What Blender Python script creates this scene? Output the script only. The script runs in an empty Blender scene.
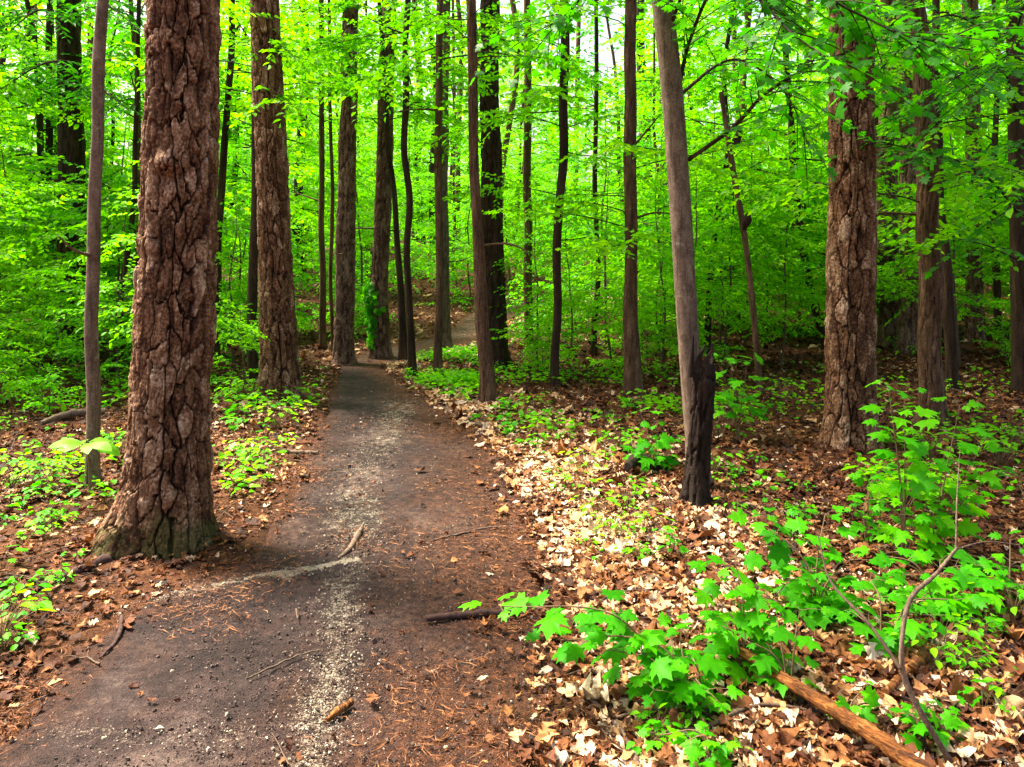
import bpy, math, random
import numpy as np
from mathutils import Vector

# ------------------------------------------------------------------ camera, world, sun, exposure
scene = bpy.context.scene
COL = scene.collection
FPX, HZ, CH = 800.0, 243.0, 1.5            # focal length in px, horizon row, eye height

cam_d = bpy.data.cameras.new("camera")
cam = bpy.data.objects.new("camera", cam_d)
COL.objects.link(cam)
cam.location = (0, 0, CH)
cam.rotation_euler = (math.radians(90), 0, 0)
cam_d.sensor_width = 36
cam_d.lens = 36 * FPX / 1024
cam_d.shift_y = (HZ - 383.5) / 1024        # a level camera with the lens shifted down
cam_d.clip_start = 0.05
cam_d.clip_end = 2000
scene.camera = cam

SUN_EL, SUN_AZ = math.radians(57), math.radians(-62)   # azimuth from +Y towards +X
world = bpy.data.worlds.new("World")
scene.world = world
world.use_nodes = True
wt = world.node_tree
sky = wt.nodes.new("ShaderNodeTexSky")
sky.sky_type = 'NISHITA'
sky.sun_disc = False
sky.sun_elevation = SUN_EL
sky.sun_rotation = SUN_AZ
sky.air_density = 1.0
sky.dust_density = 7.0
sky.ozone_density = 1.0
bg = wt.nodes["Background"]
bg.inputs[1].default_value = 0.12
wt.links.new(sky.outputs[0], bg.inputs[0])

sun_d = bpy.data.lights.new("sun", 'SUN')
sun_d.energy = 5.0
sun_d.angle = math.radians(12)
sun_d.color = (1.0, 0.95, 0.85)
sun = bpy.data.objects.new("sun", sun_d)
COL.objects.link(sun)
_sd = Vector((math.sin(SUN_AZ) * math.cos(SUN_EL), math.cos(SUN_AZ) * math.cos(SUN_EL), math.sin(SUN_EL)))
sun.rotation_euler = _sd.to_track_quat('Z', 'Y').to_euler()
sun.location = (-8, -8, 30)

scene.view_settings.view_transform = 'Standard'
scene.view_settings.look = 'None'
scene.view_settings.exposure = 2.0
scene.view_settings.gamma = 1.0
scene.view_settings.use_curve_mapping = False
scene.view_settings.use_white_balance = True
scene.view_settings.white_balance_temperature = 7100
scene.view_settings.white_balance_tint = 10
scene.render.engine = 'CYCLES'
cy = scene.cycles
cy.use_denoising = True
cy.max_bounces = 8
cy.diffuse_bounces = 6
cy.glossy_bounces = 2
cy.transmission_bounces = 6
cy.sample_clamp_indirect = 6.0
cy.caustics_reflective = False
cy.caustics_refractive = False

# ------------------------------------------------------------------ numeric helpers
rng = np.random.default_rng(11)


def hsh(ix, iy, seed=0):
    ix = np.asarray(ix, np.int64); iy = np.asarray(iy, np.int64)
    h = (ix * 374761393 + iy * 668265263 + seed * 1442695041) & 0xFFFFFFFF
    h = ((h ^ (h >> 13)) * 1274126177) & 0xFFFFFFFF
    h = ((h ^ (h >> 16)) * 2246822519) & 0xFFFFFFFF
    h = h ^ (h >> 15)
    return (h & 0xFFFFFF) / float(0x1000000)


def vnoise(x, y, seed=0, px=None):
    x = np.asarray(x, float); y = np.asarray(y, float)
    ix = np.floor(x).astype(np.int64); iy = np.floor(y).astype(np.int64)
    fx = x - ix; fy = y - iy
    fx = fx * fx * (3 - 2 * fx); fy = fy * fy * (3 - 2 * fy)
    ix1 = ix + 1
    if px:
        ix = ix % px; ix1 = ix1 % px
    a = hsh(ix, iy, seed); b = hsh(ix1, iy, seed); c = hsh(ix, iy + 1, seed); d = hsh(ix1, iy + 1, seed)
    return (a + (b - a) * fx) * (1 - fy) + (c + (d - c) * fx) * fy


def fbm(x, y, seed=0, octv=4, px=None):
    s = 0; amp = 0.5; n = 0
    for i in range(octv):
        s = s + amp * vnoise(x, y, seed + i * 17, px)
        n += amp; amp *= 0.5; x = np.asarray(x) * 2; y = np.asarray(y) * 2
        if px: px = px * 2
    return s / n


def sstep(a, b, x):
    t = np.clip((np.asarray(x, float) - a) / (b - a), 0, 1)
    return t * t * (3 - 2 * t)


def unit(v):
    v = np.asarray(v, float)
    return v / np.maximum(np.linalg.norm(v, axis=-1, keepdims=True), 1e-9)


# ------------------------------------------------------------------ the path and the lie of the land
def flat(px, py):
    d = FPX * CH / (py - HZ)
    return np.array([(px - 512) / FPX * d, d])


# (row, left edge, right edge) of the worn path, read off at ground level
EDGE = [(1100, -700, 560), (767, -60, 545), (700, 10, 590), (650, 60, 592), (600, 165, 580), (560, 228, 566), (520, 262, 552),
        (480, 290, 528), (440, 306, 488), (410, 322, 442), (390, 330, 415), (375, 334, 392), (366, 338, 384)]
PL = np.array([flat(l, y) for y, l, r in EDGE]); PR = np.array([flat(r, y) for y, l, r in EDGE])
PC = (PL + PR) / 2; PW = np.linalg.norm(PR - PL, axis=1) / 2
# behind the bend the path turns right and climbs away
bend = np.array([[-1.55, 10.6], [-1.15, 11.6], [-0.75, 12.6], [-0.55, 13.8], [-0.35, 15.5], [0.4, 17.5], [2.4, 19.5], [6.0, 22.0], [11.0, 26.0]])
PC = np.vstack([PC, bend]); PW = np.concatenate([PW, [0.5, 0.5, 0.48, 0.5, 0.55, 0.6, 0.6, 0.6, 0.6]])


def path_dist(x, y):
    """distance to the path's middle as a share of its half width there, signed (+ = right)"""
    x = np.asarray(x, float); y = np.asarray(y, float)
    best = np.full(x.shape, 1e9); sg = np.zeros(x.shape)
    for i in range(len(PC) - 1):
        a = PC[i]; b = PC[i + 1]; e = b - a
        t = np.clip(((x - a[0]) * e[0] + (y - a[1]) * e[1]) / (e @ e), 0, 1)
        dx = x - a[0] - e[0] * t; dy = y - a[1] - e[1] * t
        w = PW[i] + (PW[i + 1] - PW[i]) * t
        dd = np.hypot(dx, dy) / w
        m = dd < best
        best = np.where(m, dd, best)
        sg = np.where(m, np.sign(e[1] * dx - e[0] * dy), sg)
    return best * sg


def ground_z(x, y, pd=None):
    x = np.asarray(x, float); y = np.asarray(y, float)
    if pd is None: pd = path_dist(x, y)
    ap = np.abs(pd)
    off = sstep(0.85, 1.8, ap)
    z = 0.05 * off + off * (0.12 * (fbm(x * .45 + 7, y * .45, 3, 3) - .5) + 0.05 * (fbm(x * 1.7, y * 1.7, 5, 3) - .5) + 0.02 * (fbm(x * 6, y * 6, 8, 3) - .5))
    z = z + sstep(11, 40, y) * 1.6 + sstep(3, 14, x) * sstep(6, 16, y) * 0.45 - sstep(-4, -14, x) * 0.3
    return z


def gz(x, y):
    return float(ground_z(np.array([x]), np.array([y]))[0])


def at(px, py):
    """the point of the ground seen at a pixel of the photograph"""
    d = FPX * CH / (py - HZ)
    for _ in range(30):
        z = gz((px - 512) / FPX * d, d)
        d = 0.5 * d + 0.5 * FPX * (CH - z) / (py - HZ)
    x = (px - 512) / FPX * d
    return np.array([x, d, gz(x, d)])


def P(px, py, d):
    return np.array([(px - 512) / FPX * d, d, CH + (HZ - py) / FPX * d])


# ------------------------------------------------------------------ mesh helpers
def make_mesh(name, V, faces, mat=None, attrs=None, smooth=True):
    V = np.asarray(V, np.float32)
    if not isinstance(faces, list): faces = [faces]
    faces = [np.asarray(f, np.int32) for f in faces if len(f)]
    me = bpy.data.meshes.new(name)
    me.vertices.add(len(V)); me.vertices.foreach_set("co", V.ravel())
    lv = np.concatenate([f.ravel() for f in faces])
    tot = np.concatenate([np.full(len(f), f.shape[1], np.int32) for f in faces])
    st = np.concatenate([[0], np.cumsum(tot)[:-1]]).astype(np.int32)
    me.loops.add(len(lv)); me.loops.foreach_set("vertex_index", lv)
    me.polygons.add(len(tot)); me.polygons.foreach_set("loop_start", st)
    try: me.polygons.foreach_set("loop_total", tot)
    except Exception: pass
    me.polygons.foreach_set("use_smooth", np.full(len(tot), smooth, bool))
    for k, v in (attrs or {}).items():
        a = me.attributes.new(k, 'FLOAT', 'POINT'); a.data.foreach_set("value", np.asarray(v, np.float32))
    if mat: me.materials.append(mat)
    me.update(calc_edges=True); me.validate()
    return me


def link(name, me, parent=None, loc=None):
    o = bpy.data.objects.new(name, me); COL.objects.link(o)
    if parent is not None: o.parent = parent
    if loc is not None: o.location = [float(c) for c in loc]
    return o


def thing(name, label, cat, loc=(0, 0, 0), group=None, rz=0.0):
    o = bpy.data.objects.new(name, None); COL.objects.link(o)
    o.empty_display_size = 0.1
    o.location = [float(c) for c in loc]; o.rotation_euler = (0, 0, rz)
    o["label"] = label; o["category"] = cat
    if group: o["group"] = group
    return o


def tag(o, label, cat, group=None):
    o["label"] = label; o["category"] = cat
    if group: o["group"] = group
    return o


def copy_thing(r, loc, rz, s=1.0, label=None, group=None, tilt=(0, 0)):
    c = r.copy(); COL.objects.link(c)
    c.location = [float(v) for v in loc]; c.rotation_euler = (tilt[0], tilt[1], rz); c.scale = (s, s, s)
    if label: c["label"] = label
    if group: c["group"] = group
    for ch in r.children:
        d = ch.copy(); COL.objects.link(d); d.parent = c
    return c


class Geo:
    """gathers tubes and loose polygons for one mesh"""
    def __init__(s): s.V = []; s.F = {3: [], 4: []}; s.A = []; s.n = 0
    def add(s, V, F, a=0.5):
        V = np.asarray(V); F = np.asarray(F, np.int64)
        s.V.append(V); s.F[F.shape[1]].append(F + s.n); s.n += len(V)
        s.A.append(np.broadcast_to(np.asarray(a, float), (len(V),)).copy())
    def mesh(s, name, mat, smooth=True, attr="rnd"):
        return make_mesh(name, np.vstack(s.V), [np.vstack(s.F[k]) for k in (3, 4) if s.F[k]], mat, {attr: np.concatenate(s.A)}, smooth)


def smooth_line(pts, n):
    """Catmull-Rom through control points, n samples"""
    pts = np.asarray(pts, float)
    if len(pts) == 2:
        t = np.linspace(0, 1, n)[:, None]; return pts[0] * (1 - t) + pts[1] * t
    seg = np.concatenate([[0], np.cumsum(np.linalg.norm(np.diff(pts, axis=0), axis=1))])
    m = np.gradient(pts, seg, axis=0)
    u = np.linspace(0, seg[-1], n); i = np.clip(np.searchsorted(seg, u, side='right') - 1, 0, len(pts) - 2)
    h = (seg[i + 1] - seg[i])[:, None]; t = ((u - seg[i])[:, None]) / h
    return (pts[i] * (2 * t**3 - 3 * t**2 + 1) + m[i] * h * (t**3 - 2 * t**2 + t) + pts[i + 1] * (-2 * t**3 + 3 * t**2) + m[i + 1] * h * (t**3 - t**2))


def tube(geo, pts, rad, nseg=6, a=0.5, rough=0.0, seed=0, cap=True):
    pts = np.asarray(pts, float); n = len(pts)
    rad = np.interp(np.linspace(0, 1, n), np.linspace(0, 1, len(np.atleast_1d(rad))), np.atleast_1d(rad)) if np.ndim(rad) else np.full(n, rad)
    T = unit(np.gradient(pts, axis=0))
    ref = np.where(np.abs(T[:, 2:3]) > .9, np.array([[1., 0, 0]]), np.array([[0, 0, 1.]]))
    r0 = ref[0]
    U = np.zeros_like(T); u = unit(np.cross(T[0], r0))
    for i in range(n):
        u = unit(u - T[i] * (u @ T[i])); U[i] = u
    W = np.cross(T, U)
    th = np.linspace(0, 2 * np.pi, nseg, endpoint=False)
    R = rad[:, None] * np.ones(nseg)
    if rough:
        k = np.arange(nseg)[None, :]; j = np.arange(n)[:, None]
        R = R * (1 + rough * (hsh(k + 0 * j, j + 0 * k, seed) - .5) * 2)
    V = pts[:, None] + R[..., None] * (U[:, None] * np.cos(th)[None, :, None] + W[:, None] * np.sin(th)[None, :, None])
    V = V.reshape(-1, 3)
    i = np.arange(n - 1)[:, None] * nseg; k = np.arange(nseg)[None, :]; k1 = (k + 1) % nseg
    F = np.stack([i + k, i + k1, i + nseg + k1, i + nseg + k], -1).reshape(-1, 4)
    base = geo.n
    geo.add(V, F, a)
    if cap:
        Vc = np.vstack([pts[0], V[:nseg], pts[-1], V[-nseg:]])
        f1 = [[0, 1 + (j + 1) % nseg, 1 + j] for j in range(nseg)]
        f2 = [[nseg + 1, nseg + 2 + j, nseg + 2 + (j + 1) % nseg] for j in range(nseg)]
        geo.add(Vc, np.array(f1 + f2), a)


# leaf templates: x across, y along, z up
def simple_leaf(w=0.3, fold=0.1, droop=0.12):
    V = np.array([[0, 0, 0], [-w * .8, .3, fold], [-w * .85, .62, fold * .8], [0, 1, -droop], [w * .85, .62, fold * .8], [w * .8, .3, fold], ])
    return V, np.array([[0, 3, 2, 1], [0, 5, 4, 3]])


def litter_leaf(w, seed, crumple=.06):
    """w: half widths along the blade (left and right differ a little)"""
    r = np.random.default_rng(seed); n = len(w); t = np.linspace(0, 1, n)
    V = [[r.normal() * .012 if 0 < i < n - 1 else 0, t[i], 0] for i in range(n)]
    V += [[-w[i] * r.uniform(.8, 1.15), t[i] + .05 * r.normal() + .03, 0] for i in range(1, n - 1)]
    V += [[w[i] * r.uniform(.8, 1.15), t[i] + .05 * r.normal() + .03, 0] for i in range(1, n - 1)]
    V = np.array(V, float); V[:, 2] = r.normal(size=len(V)) * crumple
    F = []
    for sgn, o in ((1, n), (-1, n + n - 2)):
        e = lambda i: o + i - 1
        fs = [[0, 1, e(1)]]
        for i in range(1, n - 2): fs += [[i, i + 1, e(i + 1)], [i, e(i + 1), e(i)]]
        fs.append([n - 2, n - 1, e(n - 2)])
        F += [f if sgn > 0 else f[::-1] for f in fs]
    return V, np.array(F)


def maple_leaf(droop=0.25):
    half = [(0, 0), (.12, -.10), (.30, -.06), (.24, .06), (.52, .16), (.44, .24), (.56, .42), (.38, .40), (.26, .42), (.30, .56), (.40, .74), (.22, .70), (.14, .78), (0, 1.02)]
    pts = [(x, y) for x, y in half] + [(-x, y) for x, y in half[::-1][1:-1]]
    V = [[0, .3, 0.0]] + [[x, y, 0] for x, y in pts]
    V = np.array(V)
    r = np.hypot(V[:, 0], V[:, 1] - .2)
    V[:, 2] = 0.05 - droop * r**2 + 0.05 * np.cos(np.arctan2(V[:, 0], V[:, 1] - .1) * 5) * r
    n = len(pts)
    F = np.array([[0, 1 + (i + 1) % n, 1 + i] for i in range(n)])
    return V, F


def instance(tmpl, pos, dirn, up, size, rnd, wscale=None, curl=None):
    V, F = tmpl; pos = np.asarray(pos, float); n = len(pos); k = len(V)
    D = unit(dirn); X = unit(np.cross(D, up)); Z = np.cross(X, D)
    S = np.broadcast_to(np.asarray(size, float), (n,))
    vx = np.broadcast_to(V[None, :, 0], (n, k)); vz = np.broadcast_to(V[None, :, 2], (n, k)); vy = np.broadcast_to(V[None, :, 1], (n, k))
    if wscale is not None: vx = vx * np.asarray(wscale)[:, None]
    if curl is not None:
        cx, cyy, tw = curl
        vz = vz + cx[:, None] * vx**2 + cyy[:, None] * (vy - .5)**2 + tw[:, None] * vx * (vy - .5)
    W = pos[:, None] + S[:, None, None] * (X[:, None] * vx[..., None] + D[:, None] * vy[..., None] + Z[:, None] * vz[..., None])
    FF = (F[None] + (np.arange(n) * k)[:, None, None]).reshape(-1, F.shape[1])
    return W.reshape(-1, 3), FF, np.repeat(np.broadcast_to(rnd, (n,)), k)


# ------------------------------------------------------------------ materials
class NT:
    def __init__(s, name):
        s.m = bpy.data.materials.new(name); s.m.use_nodes = True; s.t = s.m.node_tree; s.N = s.t.nodes; s.L = s.t.links
        s.b = s.N["Principled BSDF"]; s.out = s.N["Material Output"]
    def node(s, ty, **kw):
        n = s.N.new(ty)
        for k, v in kw.items():
            if hasattr(n, k): setattr(n, k, v)
            else: n.inputs[k].default_value = v
        return n
    def link(s, a, b): s.L.new(a, b)
    def ramp(s, fac, stops):
        r = s.N.new("ShaderNodeValToRGB"); e = r.color_ramp.elements
        while len(e) < len(stops): e.new(0.5)
        for i, (p, c) in enumerate(stops):
            e[i].position = p; e[i].color = (*c, 1)
        s.link(fac, r.inputs[0]); return r.outputs[0]
    def attr(s, name):
        n = s.N.new("ShaderNodeAttribute"); n.attribute_name = name; return n.outputs["Fac"]
    def coords(s, scale=(1, 1, 1)):
        c = s.N.new("ShaderNodeTexCoord"); m = s.N.new("ShaderNodeMapping"); m.inputs["Scale"].default_value = scale
        s.link(c.outputs["Object"], m.inputs[0]); return m.outputs[0]
    def noise(s, vec, scale, detail=4, rough=0.55):
        n = s.N.new("ShaderNodeTexNoise"); n.inputs["Scale"].default_value = scale; n.inputs["Detail"].default_value = detail; n.inputs["Roughness"].default_value = rough
        if vec is not None: s.link(vec, n.inputs["Vector"])
        return n.outputs["Fac"]
    def math(s, op, a, b=None, c=False):
        n = s.N.new("ShaderNodeMath"); n.operation = op; n.use_clamp = c
        for i, v in enumerate((a, b)):
            if v is None: continue
            if isinstance(v, (int, float)): n.inputs[i].default_value = v
            else: s.link(v, n.inputs[i])
        return n.outputs[0]
    def mix(s, f, a, b, mode='MIX'):
        n = s.N.new("ShaderNodeMix"); n.data_type = 'RGBA'; n.blend_type = mode
        for i, v in ((0, f), (6, a), (7, b)):
            if isinstance(v, tuple): n.inputs[i].default_value = (*v, 1) if len(v) == 3 else v
            elif isinstance(v, (int, float)): n.inputs[i].default_value = v
            else: s.link(v, n.inputs[i])
        return n.outputs[2]
    def bump(s, h, strength=.5, dist=.02):
        n = s.N.new("ShaderNodeBump"); n.inputs["Strength"].default_value = strength; n.inputs["Distance"].default_value = dist
        s.link(h, n.inputs["Height"]); s.link(n.outputs[0], s.b.inputs["Normal"])


def leaf_material(name, stops, tstops, trans=0.5, spec=0.25):
    n = NT(name)
    oi = n.N.new("ShaderNodeObjectInfo")
    f = n.math('ADD', n.math('MULTIPLY', n.attr("rnd"), 0.62), n.math('MULTIPLY', oi.outputs["Random"], 0.38))
    q = n.noise(n.coords(), 45, 4, .65); f = n.math('ADD', f, n.math('MULTIPLY', n.math('SUBTRACT', q, .5), .55), True)
    c = n.ramp(f, stops); t = n.ramp(f, tstops)
    n.link(c, n.b.inputs["Base Color"]); n.b.inputs["Roughness"].default_value = 0.5
    n.b.inputs["Specular IOR Level"].default_value = spec
    tr = n.N.new("ShaderNodeBsdfTranslucent"); n.link(t, tr.inputs[0])
    mx = n.N.new("ShaderNodeMixShader"); mx.inputs[0].default_value = trans
    n.link(n.b.outputs[0], mx.inputs[1]); n.link(tr.outputs[0], mx.inputs[2]); n.link(mx.outputs[0], n.out.inputs[0])
    return n.m


M = {}
M['leaf'] = leaf_material("understorey_leaf",
    [(0, (.04, .24, .003)), (.45, (.105, .40, .004)), (1, (.22, .54, .005))],
    [(0, (.08, .54, .003)), (.45, (.20, .76, .004)), (1, (.40, .88, .006))], .5, .15)
M['leaf_sunlit'] = leaf_material("pale_beech_leaf",  # sunlit glow of the far foliage put into a lighter, yellower leaf colour
    [(0, (.06, .30, .004)), (.45, (.13, .44, .005)), (1, (.25, .58, .008))],
    [(0, (.13, .60, .004)), (.45, (.24, .80, .006)), (1, (.42, .90, .010))], .5, .15)
M['leaf_mid'] = leaf_material("darker_understorey_leaf",
    [(0, (.016, .14, .004)), (.5, (.04, .25, .005)), (1, (.09, .36, .006))],
    [(0, (.035, .36, .004)), (.5, (.09, .56, .005)), (1, (.2, .72, .006))], .52, .2)
M['leaf_dark'] = leaf_material("shaded_leaf",  # deep green of the overhanging boughs and the ivy
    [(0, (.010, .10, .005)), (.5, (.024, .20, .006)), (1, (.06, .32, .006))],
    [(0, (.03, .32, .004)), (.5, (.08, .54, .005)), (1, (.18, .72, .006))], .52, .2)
M['maple'] = leaf_material("maple_leaf",
    [(0, (.014, .17, .003)), (.5, (.042, .32, .004)), (1, (.12, .46, .005))],
    [(0, (.035, .44, .003)), (.5, (.11, .70, .004)), (1, (.28, .86, .006))], .45, .12)
M['pale_leaf'] = leaf_material("pale_young_leaf",
    [(0, (.08, .34, .012)), (1, (.17, .44, .025))], [(0, (.2, .62, .02)), (1, (.34, .75, .03))], .45, .15)
M['canopy'] = leaf_material("canopy_leaf",
    [(0, (.03, .13, .008)), (1, (.08, .24, .012))], [(0, (.12, .4, .01)), (1, (.25, .6, .012))], .5)


def bark_material(name, stops, furrow, scale=9, stretch=.25, bumpd=.012, bumps=.6, moss=0.0, lichen=None, plates=False):
    n = NT(name)
    v = n.coords((1, 1, stretch)); v2 = n.coords((1, 1, 1))
    a = n.noise(v, scale, 6, .65); b = n.noise(v2, scale * 5, 5, .6)
    if plates:
        f = n.math('ADD', n.math('MULTIPLY', n.attr("rnd"), .55), n.math('MULTIPLY', a, .5))
        f = n.math('ADD', f, n.math('MULTIPLY', n.math('SUBTRACT', b, .5), 1.0), True)
    else:
        f = n.math('ADD', n.math('MULTIPLY', a, .9), n.math('MULTIPLY', n.math('SUBTRACT', b, .5), .6), True)
    c = n.ramp(f, stops)
    if plates:
        c = n.mix(n.math('MULTIPLY', n.attr("crk"), .85), c, furrow)
    else:
        w = n.noise(n.coords((1, 1, .09)), scale * 3.2, 3, .5)
        fr = n.ramp(w, [(.36, (1, 1, 1)), (.46, (0, 0, 0))])
        c = n.mix(n.math('MULTIPLY', fr, .7), c, furrow)
    if lichen:
        q = n.ramp(n.noise(v2, 11, 5, .7), [(.62, (0, 0, 0)), (.70, (1, 1, 1))])
        c = n.mix(n.math('MULTIPLY', q, lichen[1]), c, lichen[0])
    if moss:
        tc = n.N.new("ShaderNodeTexCoord"); sx = n.N.new("ShaderNodeSeparateXYZ"); n.link(tc.outputs["Object"], sx.inputs[0])
        hgt = n.math('SUBTRACT', n.math('ADD', moss, n.math('MULTIPLY', n.math('SUBTRACT', n.noise(v2, 6, 5, .7), .5), .9)), sx.outputs[2])
        mf = n.ramp(hgt, [(0, (0, 0, 0)), (.12, (1, 1, 1))])
        c = n.mix(n.math('MULTIPLY', mf, .7), c, n.ramp(b, [(.3, (.02, .025, .006)), (.7, (.075, .075, .015))]))
    n.link(c, n.b.inputs["Base Color"]); n.b.inputs["Roughness"].default_value = .85; n.b.inputs["Specular IOR Level"].default_value = .2
    h = n.math('ADD', n.math('MULTIPLY', a, .8), n.math('MULTIPLY', b, .5))
    n.bump(h, bumps, bumpd)
    return n.m


PINE = [(.22, (.016, .006, .002)), (.36, (.050, .020, .009)), (.47, (.105, .046, .021)), (.57, (.16, .074, .036)), (.68, (.25, .140, .080)), (.82, (.44, .30, .20))]
M['pine_bark'] = bark_material("pine_bark", PINE, (.022, .010, .007), 14, .5, .008, .7, plates=True)
M['pine_bark_moss'] = bark_material("mossy_pine_bark", PINE, (.022, .010, .007), 14, .5, .008, .7, moss=.17, plates=True)
M['far_pine_bark'] = bark_material("reddish_bark", [(.25, (.035, .015, .009)), (.5, (.13, .064, .043)), (.75, (.28, .165, .12))], (.02, .009, .006), 10, .3, .015, .8, plates=True)
M['grey_bark'] = bark_material("grey_brown_bark", [(.25, (.065, .041, .028)), (.5, (.165, .112, .082)), (.75, (.30, .22, .165))], (.05, .03, .02), 16, .6, .006, .8, lichen=((.36, .33, .26), .6))
M['brown_bark'] = bark_material("brown_bark", [(.25, (.032, .015, .008)), (.5, (.12, .062, .034)), (.75, (.28, .165, .10))], (.022, .011, .007), 15, .2, .010, .8)
M['dark_bark'] = bark_material("dark_bark", [(.25, (.012, .006, .003)), (.5, (.045, .023, .013)), (.75, (.12, .066, .042))], (.008, .005, .003), 15, .2, .010, .8)
M['char'] = bark_material("rotten_dark_wood", [(0, (.006, .004, .003)), (.5, (.022, .012, .008)), (.8, (.06, .03, .015)), (1, (.16, .08, .035))], (.004, .003, .002), 14, .25, .015, .9, moss=.0)
M['twig'] = bark_material("twig_bark", [(0, (.045, .03, .02)), (1, (.17, .11, .075))], (.03, .02, .012), 20, .3, .002, .4)
M['pale_twig'] = bark_material("pale_weathered_twig", [(.3, (.07, .042, .028)), (.7, (.26, .18, .13))], (.06, .035, .024), 30, .3, .004, .7)
M['orange_wood'] = bark_material("decaying_orange_wood", [(.3, (.04, .012, .004)), (.47, (.17, .058, .012)), (.66, (.40, .17, .045))], (.015, .005, .002), 30, 1.0, .012, 1.0)
for nd_ in M['orange_wood'].node_tree.nodes:
    if nd_.type == 'MAPPING':
        nd_.vector_type = 'TEXTURE'; nd_.inputs["Rotation"].default_value = (0, 0, math.radians(-52)); nd_.inputs["Scale"].default_value = (7, 1, 1)
M['wet_wood'] = bark_material("damp_dark_wood", [(0, (.02, .010, .008)), (.6, (.06, .03, .024)), (1, (.13, .08, .065))], (.01, .005, .004), 20, .5, .004, .7)
M['green_stem'] = bark_material("young_stem", [(0, (.10, .07, .035)), (1, (.22, .13, .07))], (.07, .05, .025), 20, .3, .001, .3)


def ground_material():
    n = NT("forest_soil"); v = n.coords()
    a = n.noise(v, 1.3, 6, .6); b = n.noise(v, 14, 6, .7); c = n.noise(v, 70, 4, .7)
    f = n.math('ADD', n.math('MULTIPLY', a, .35), n.math('ADD', n.math('MULTIPLY', b, .4), n.math('MULTIPLY', c, .3)))
    col = n.ramp(f, [(.38, (.012, .005, .003)), (.5, (.055, .020, .008)), (.58, (.12, .045, .017)), (.70, (.24, .11, .05))])
    n.link(col, n.b.inputs["Base Color"]); n.b.inputs["Roughness"].default_value = .95; n.b.inputs["Specular IOR Level"].default_value = .15
    n.bump(n.math('ADD', n.math('MULTIPLY', b, .6), c), .9, .03)
    return n.m


def path_material():
    n = NT("trodden_path_earth"); v = n.coords()
    a = n.noise(v, 1.6, 5, .6); b = n.noise(v, 24, 6, .75); c = n.noise(v, 130, 3, .8)
    f = n.math('ADD', n.math('MULTIPLY', a, .50), n.math('ADD', n.math('MULTIPLY', b, .34), n.math('MULTIPLY', c, .22)))
    earth = n.ramp(f, [(.38, (.006, .003, .0026)), (.47, (.022, .0115, .0105)), (.55, (.055, .031, .028)), (.66, (.17, .115, .096))])
    brown = n.ramp(n.math('ADD', n.math('MULTIPLY', b, .6), n.math('MULTIPLY', c, .4)), [(.38, (.016, .005, .003)), (.50, (.08, .026, .010)), (.62, (.21, .078, .028))])
    nd = n.math('ADD', n.attr("needle"), n.math('MULTIPLY', n.math('SUBTRACT', n.noise(v, 5, 5, .7), .5), 1.3), True)
    col = n.mix(nd, earth, brown)
    sandc = n.ramp(c, [(.3, (.24, .19, .13)), (.6, (.50, .42, .31))])
    sm = n.math('ADD', n.attr("sand"), n.math('MULTIPLY', n.math('SUBTRACT', n.math('ADD', n.math('MULTIPLY', b, .5), n.math('MULTIPLY', c, .5)), .5), 3.0))
    sm = n.ramp(sm, [(.45, (0, 0, 0)), (.75, (1, 1, 1))])
    col = n.mix(sm, col, sandc)
    n.link(col, n.b.inputs["Base Color"]); n.b.inputs["Roughness"].default_value = .9; n.b.inputs["Specular IOR Level"].default_value = .25
    n.bump(n.math('ADD', n.math('MULTIPLY', b, .9), n.math('MULTIPLY', c, .9)), 1.0, .03)
    return n.m


def ramp_material(name, stops, rough=.8, trans=0, spec=.25):
    n = NT(name)
    c = n.ramp(n.attr("rnd"), stops)
    q = n.noise(n.coords(), 60, 6, .75)
    c = n.mix(.75, c, n.ramp(q, [(.32, (.22, .16, .12)), (.50, (.8, .76, .72)), (.7, (1, 1, 1))]), 'MULTIPLY')
    n.bump(q, .5, .01)
    n.link(c, n.b.inputs["Base Color"]); n.b.inputs["Roughness"].default_value = rough; n.b.inputs["Specular IOR Level"].default_value = spec
    if trans:
        tr = n.N.new("ShaderNodeBsdfTranslucent"); n.link(c, tr.inputs[0])
        mx = n.N.new("ShaderNodeMixShader"); mx.inputs[0].default_value = trans
        n.link(n.b.outputs[0], mx.inputs[1]); n.link(tr.outputs[0], mx.inputs[2]); n.link(mx.outputs[0], n.out.inputs[0])
    return n.m


M['ground'] = ground_material()
M['path'] = path_material()
M['litter'] = ramp_material("dry_leaf", [(0, (.025, .008, .004)), (.2, (.085, .026, .009)), (.38, (.17, .055, .017)), (.52, (.30, .115, .034)), (.64, (.42, .19, .065)), (.74, (.58, .31, .13)), (.86, (.70, .46, .28)), (1, (.80, .62, .47))], .7, .15)
M['needle'] = ramp_material("dry_pine_needle", [(0, (.05, .014, .006)), (.5, (.19, .062, .018)), (1, (.36, .16, .06))], .7)
M['grit'] = ramp_material("grit", [(0, (.05, .035, .03)), (.5, (.17, .12, .10)), (.8, (.42, .35, .27)), (1, (.62, .55, .44))], .9)

# ------------------------------------------------------------------ ground and path
def spread(lo, hi, step, far, growth=1.12):
    c = list(np.arange(lo, hi + 1e-6, step))
    s = step; x = hi; right = []
    while x < far:
        s *= growth; x += s; right.append(x)
    s = step; x = lo; left = []
    while x > -far:
        s *= growth; x -= s; left.append(x)
    return np.array(left[::-1] + c + right)


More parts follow.
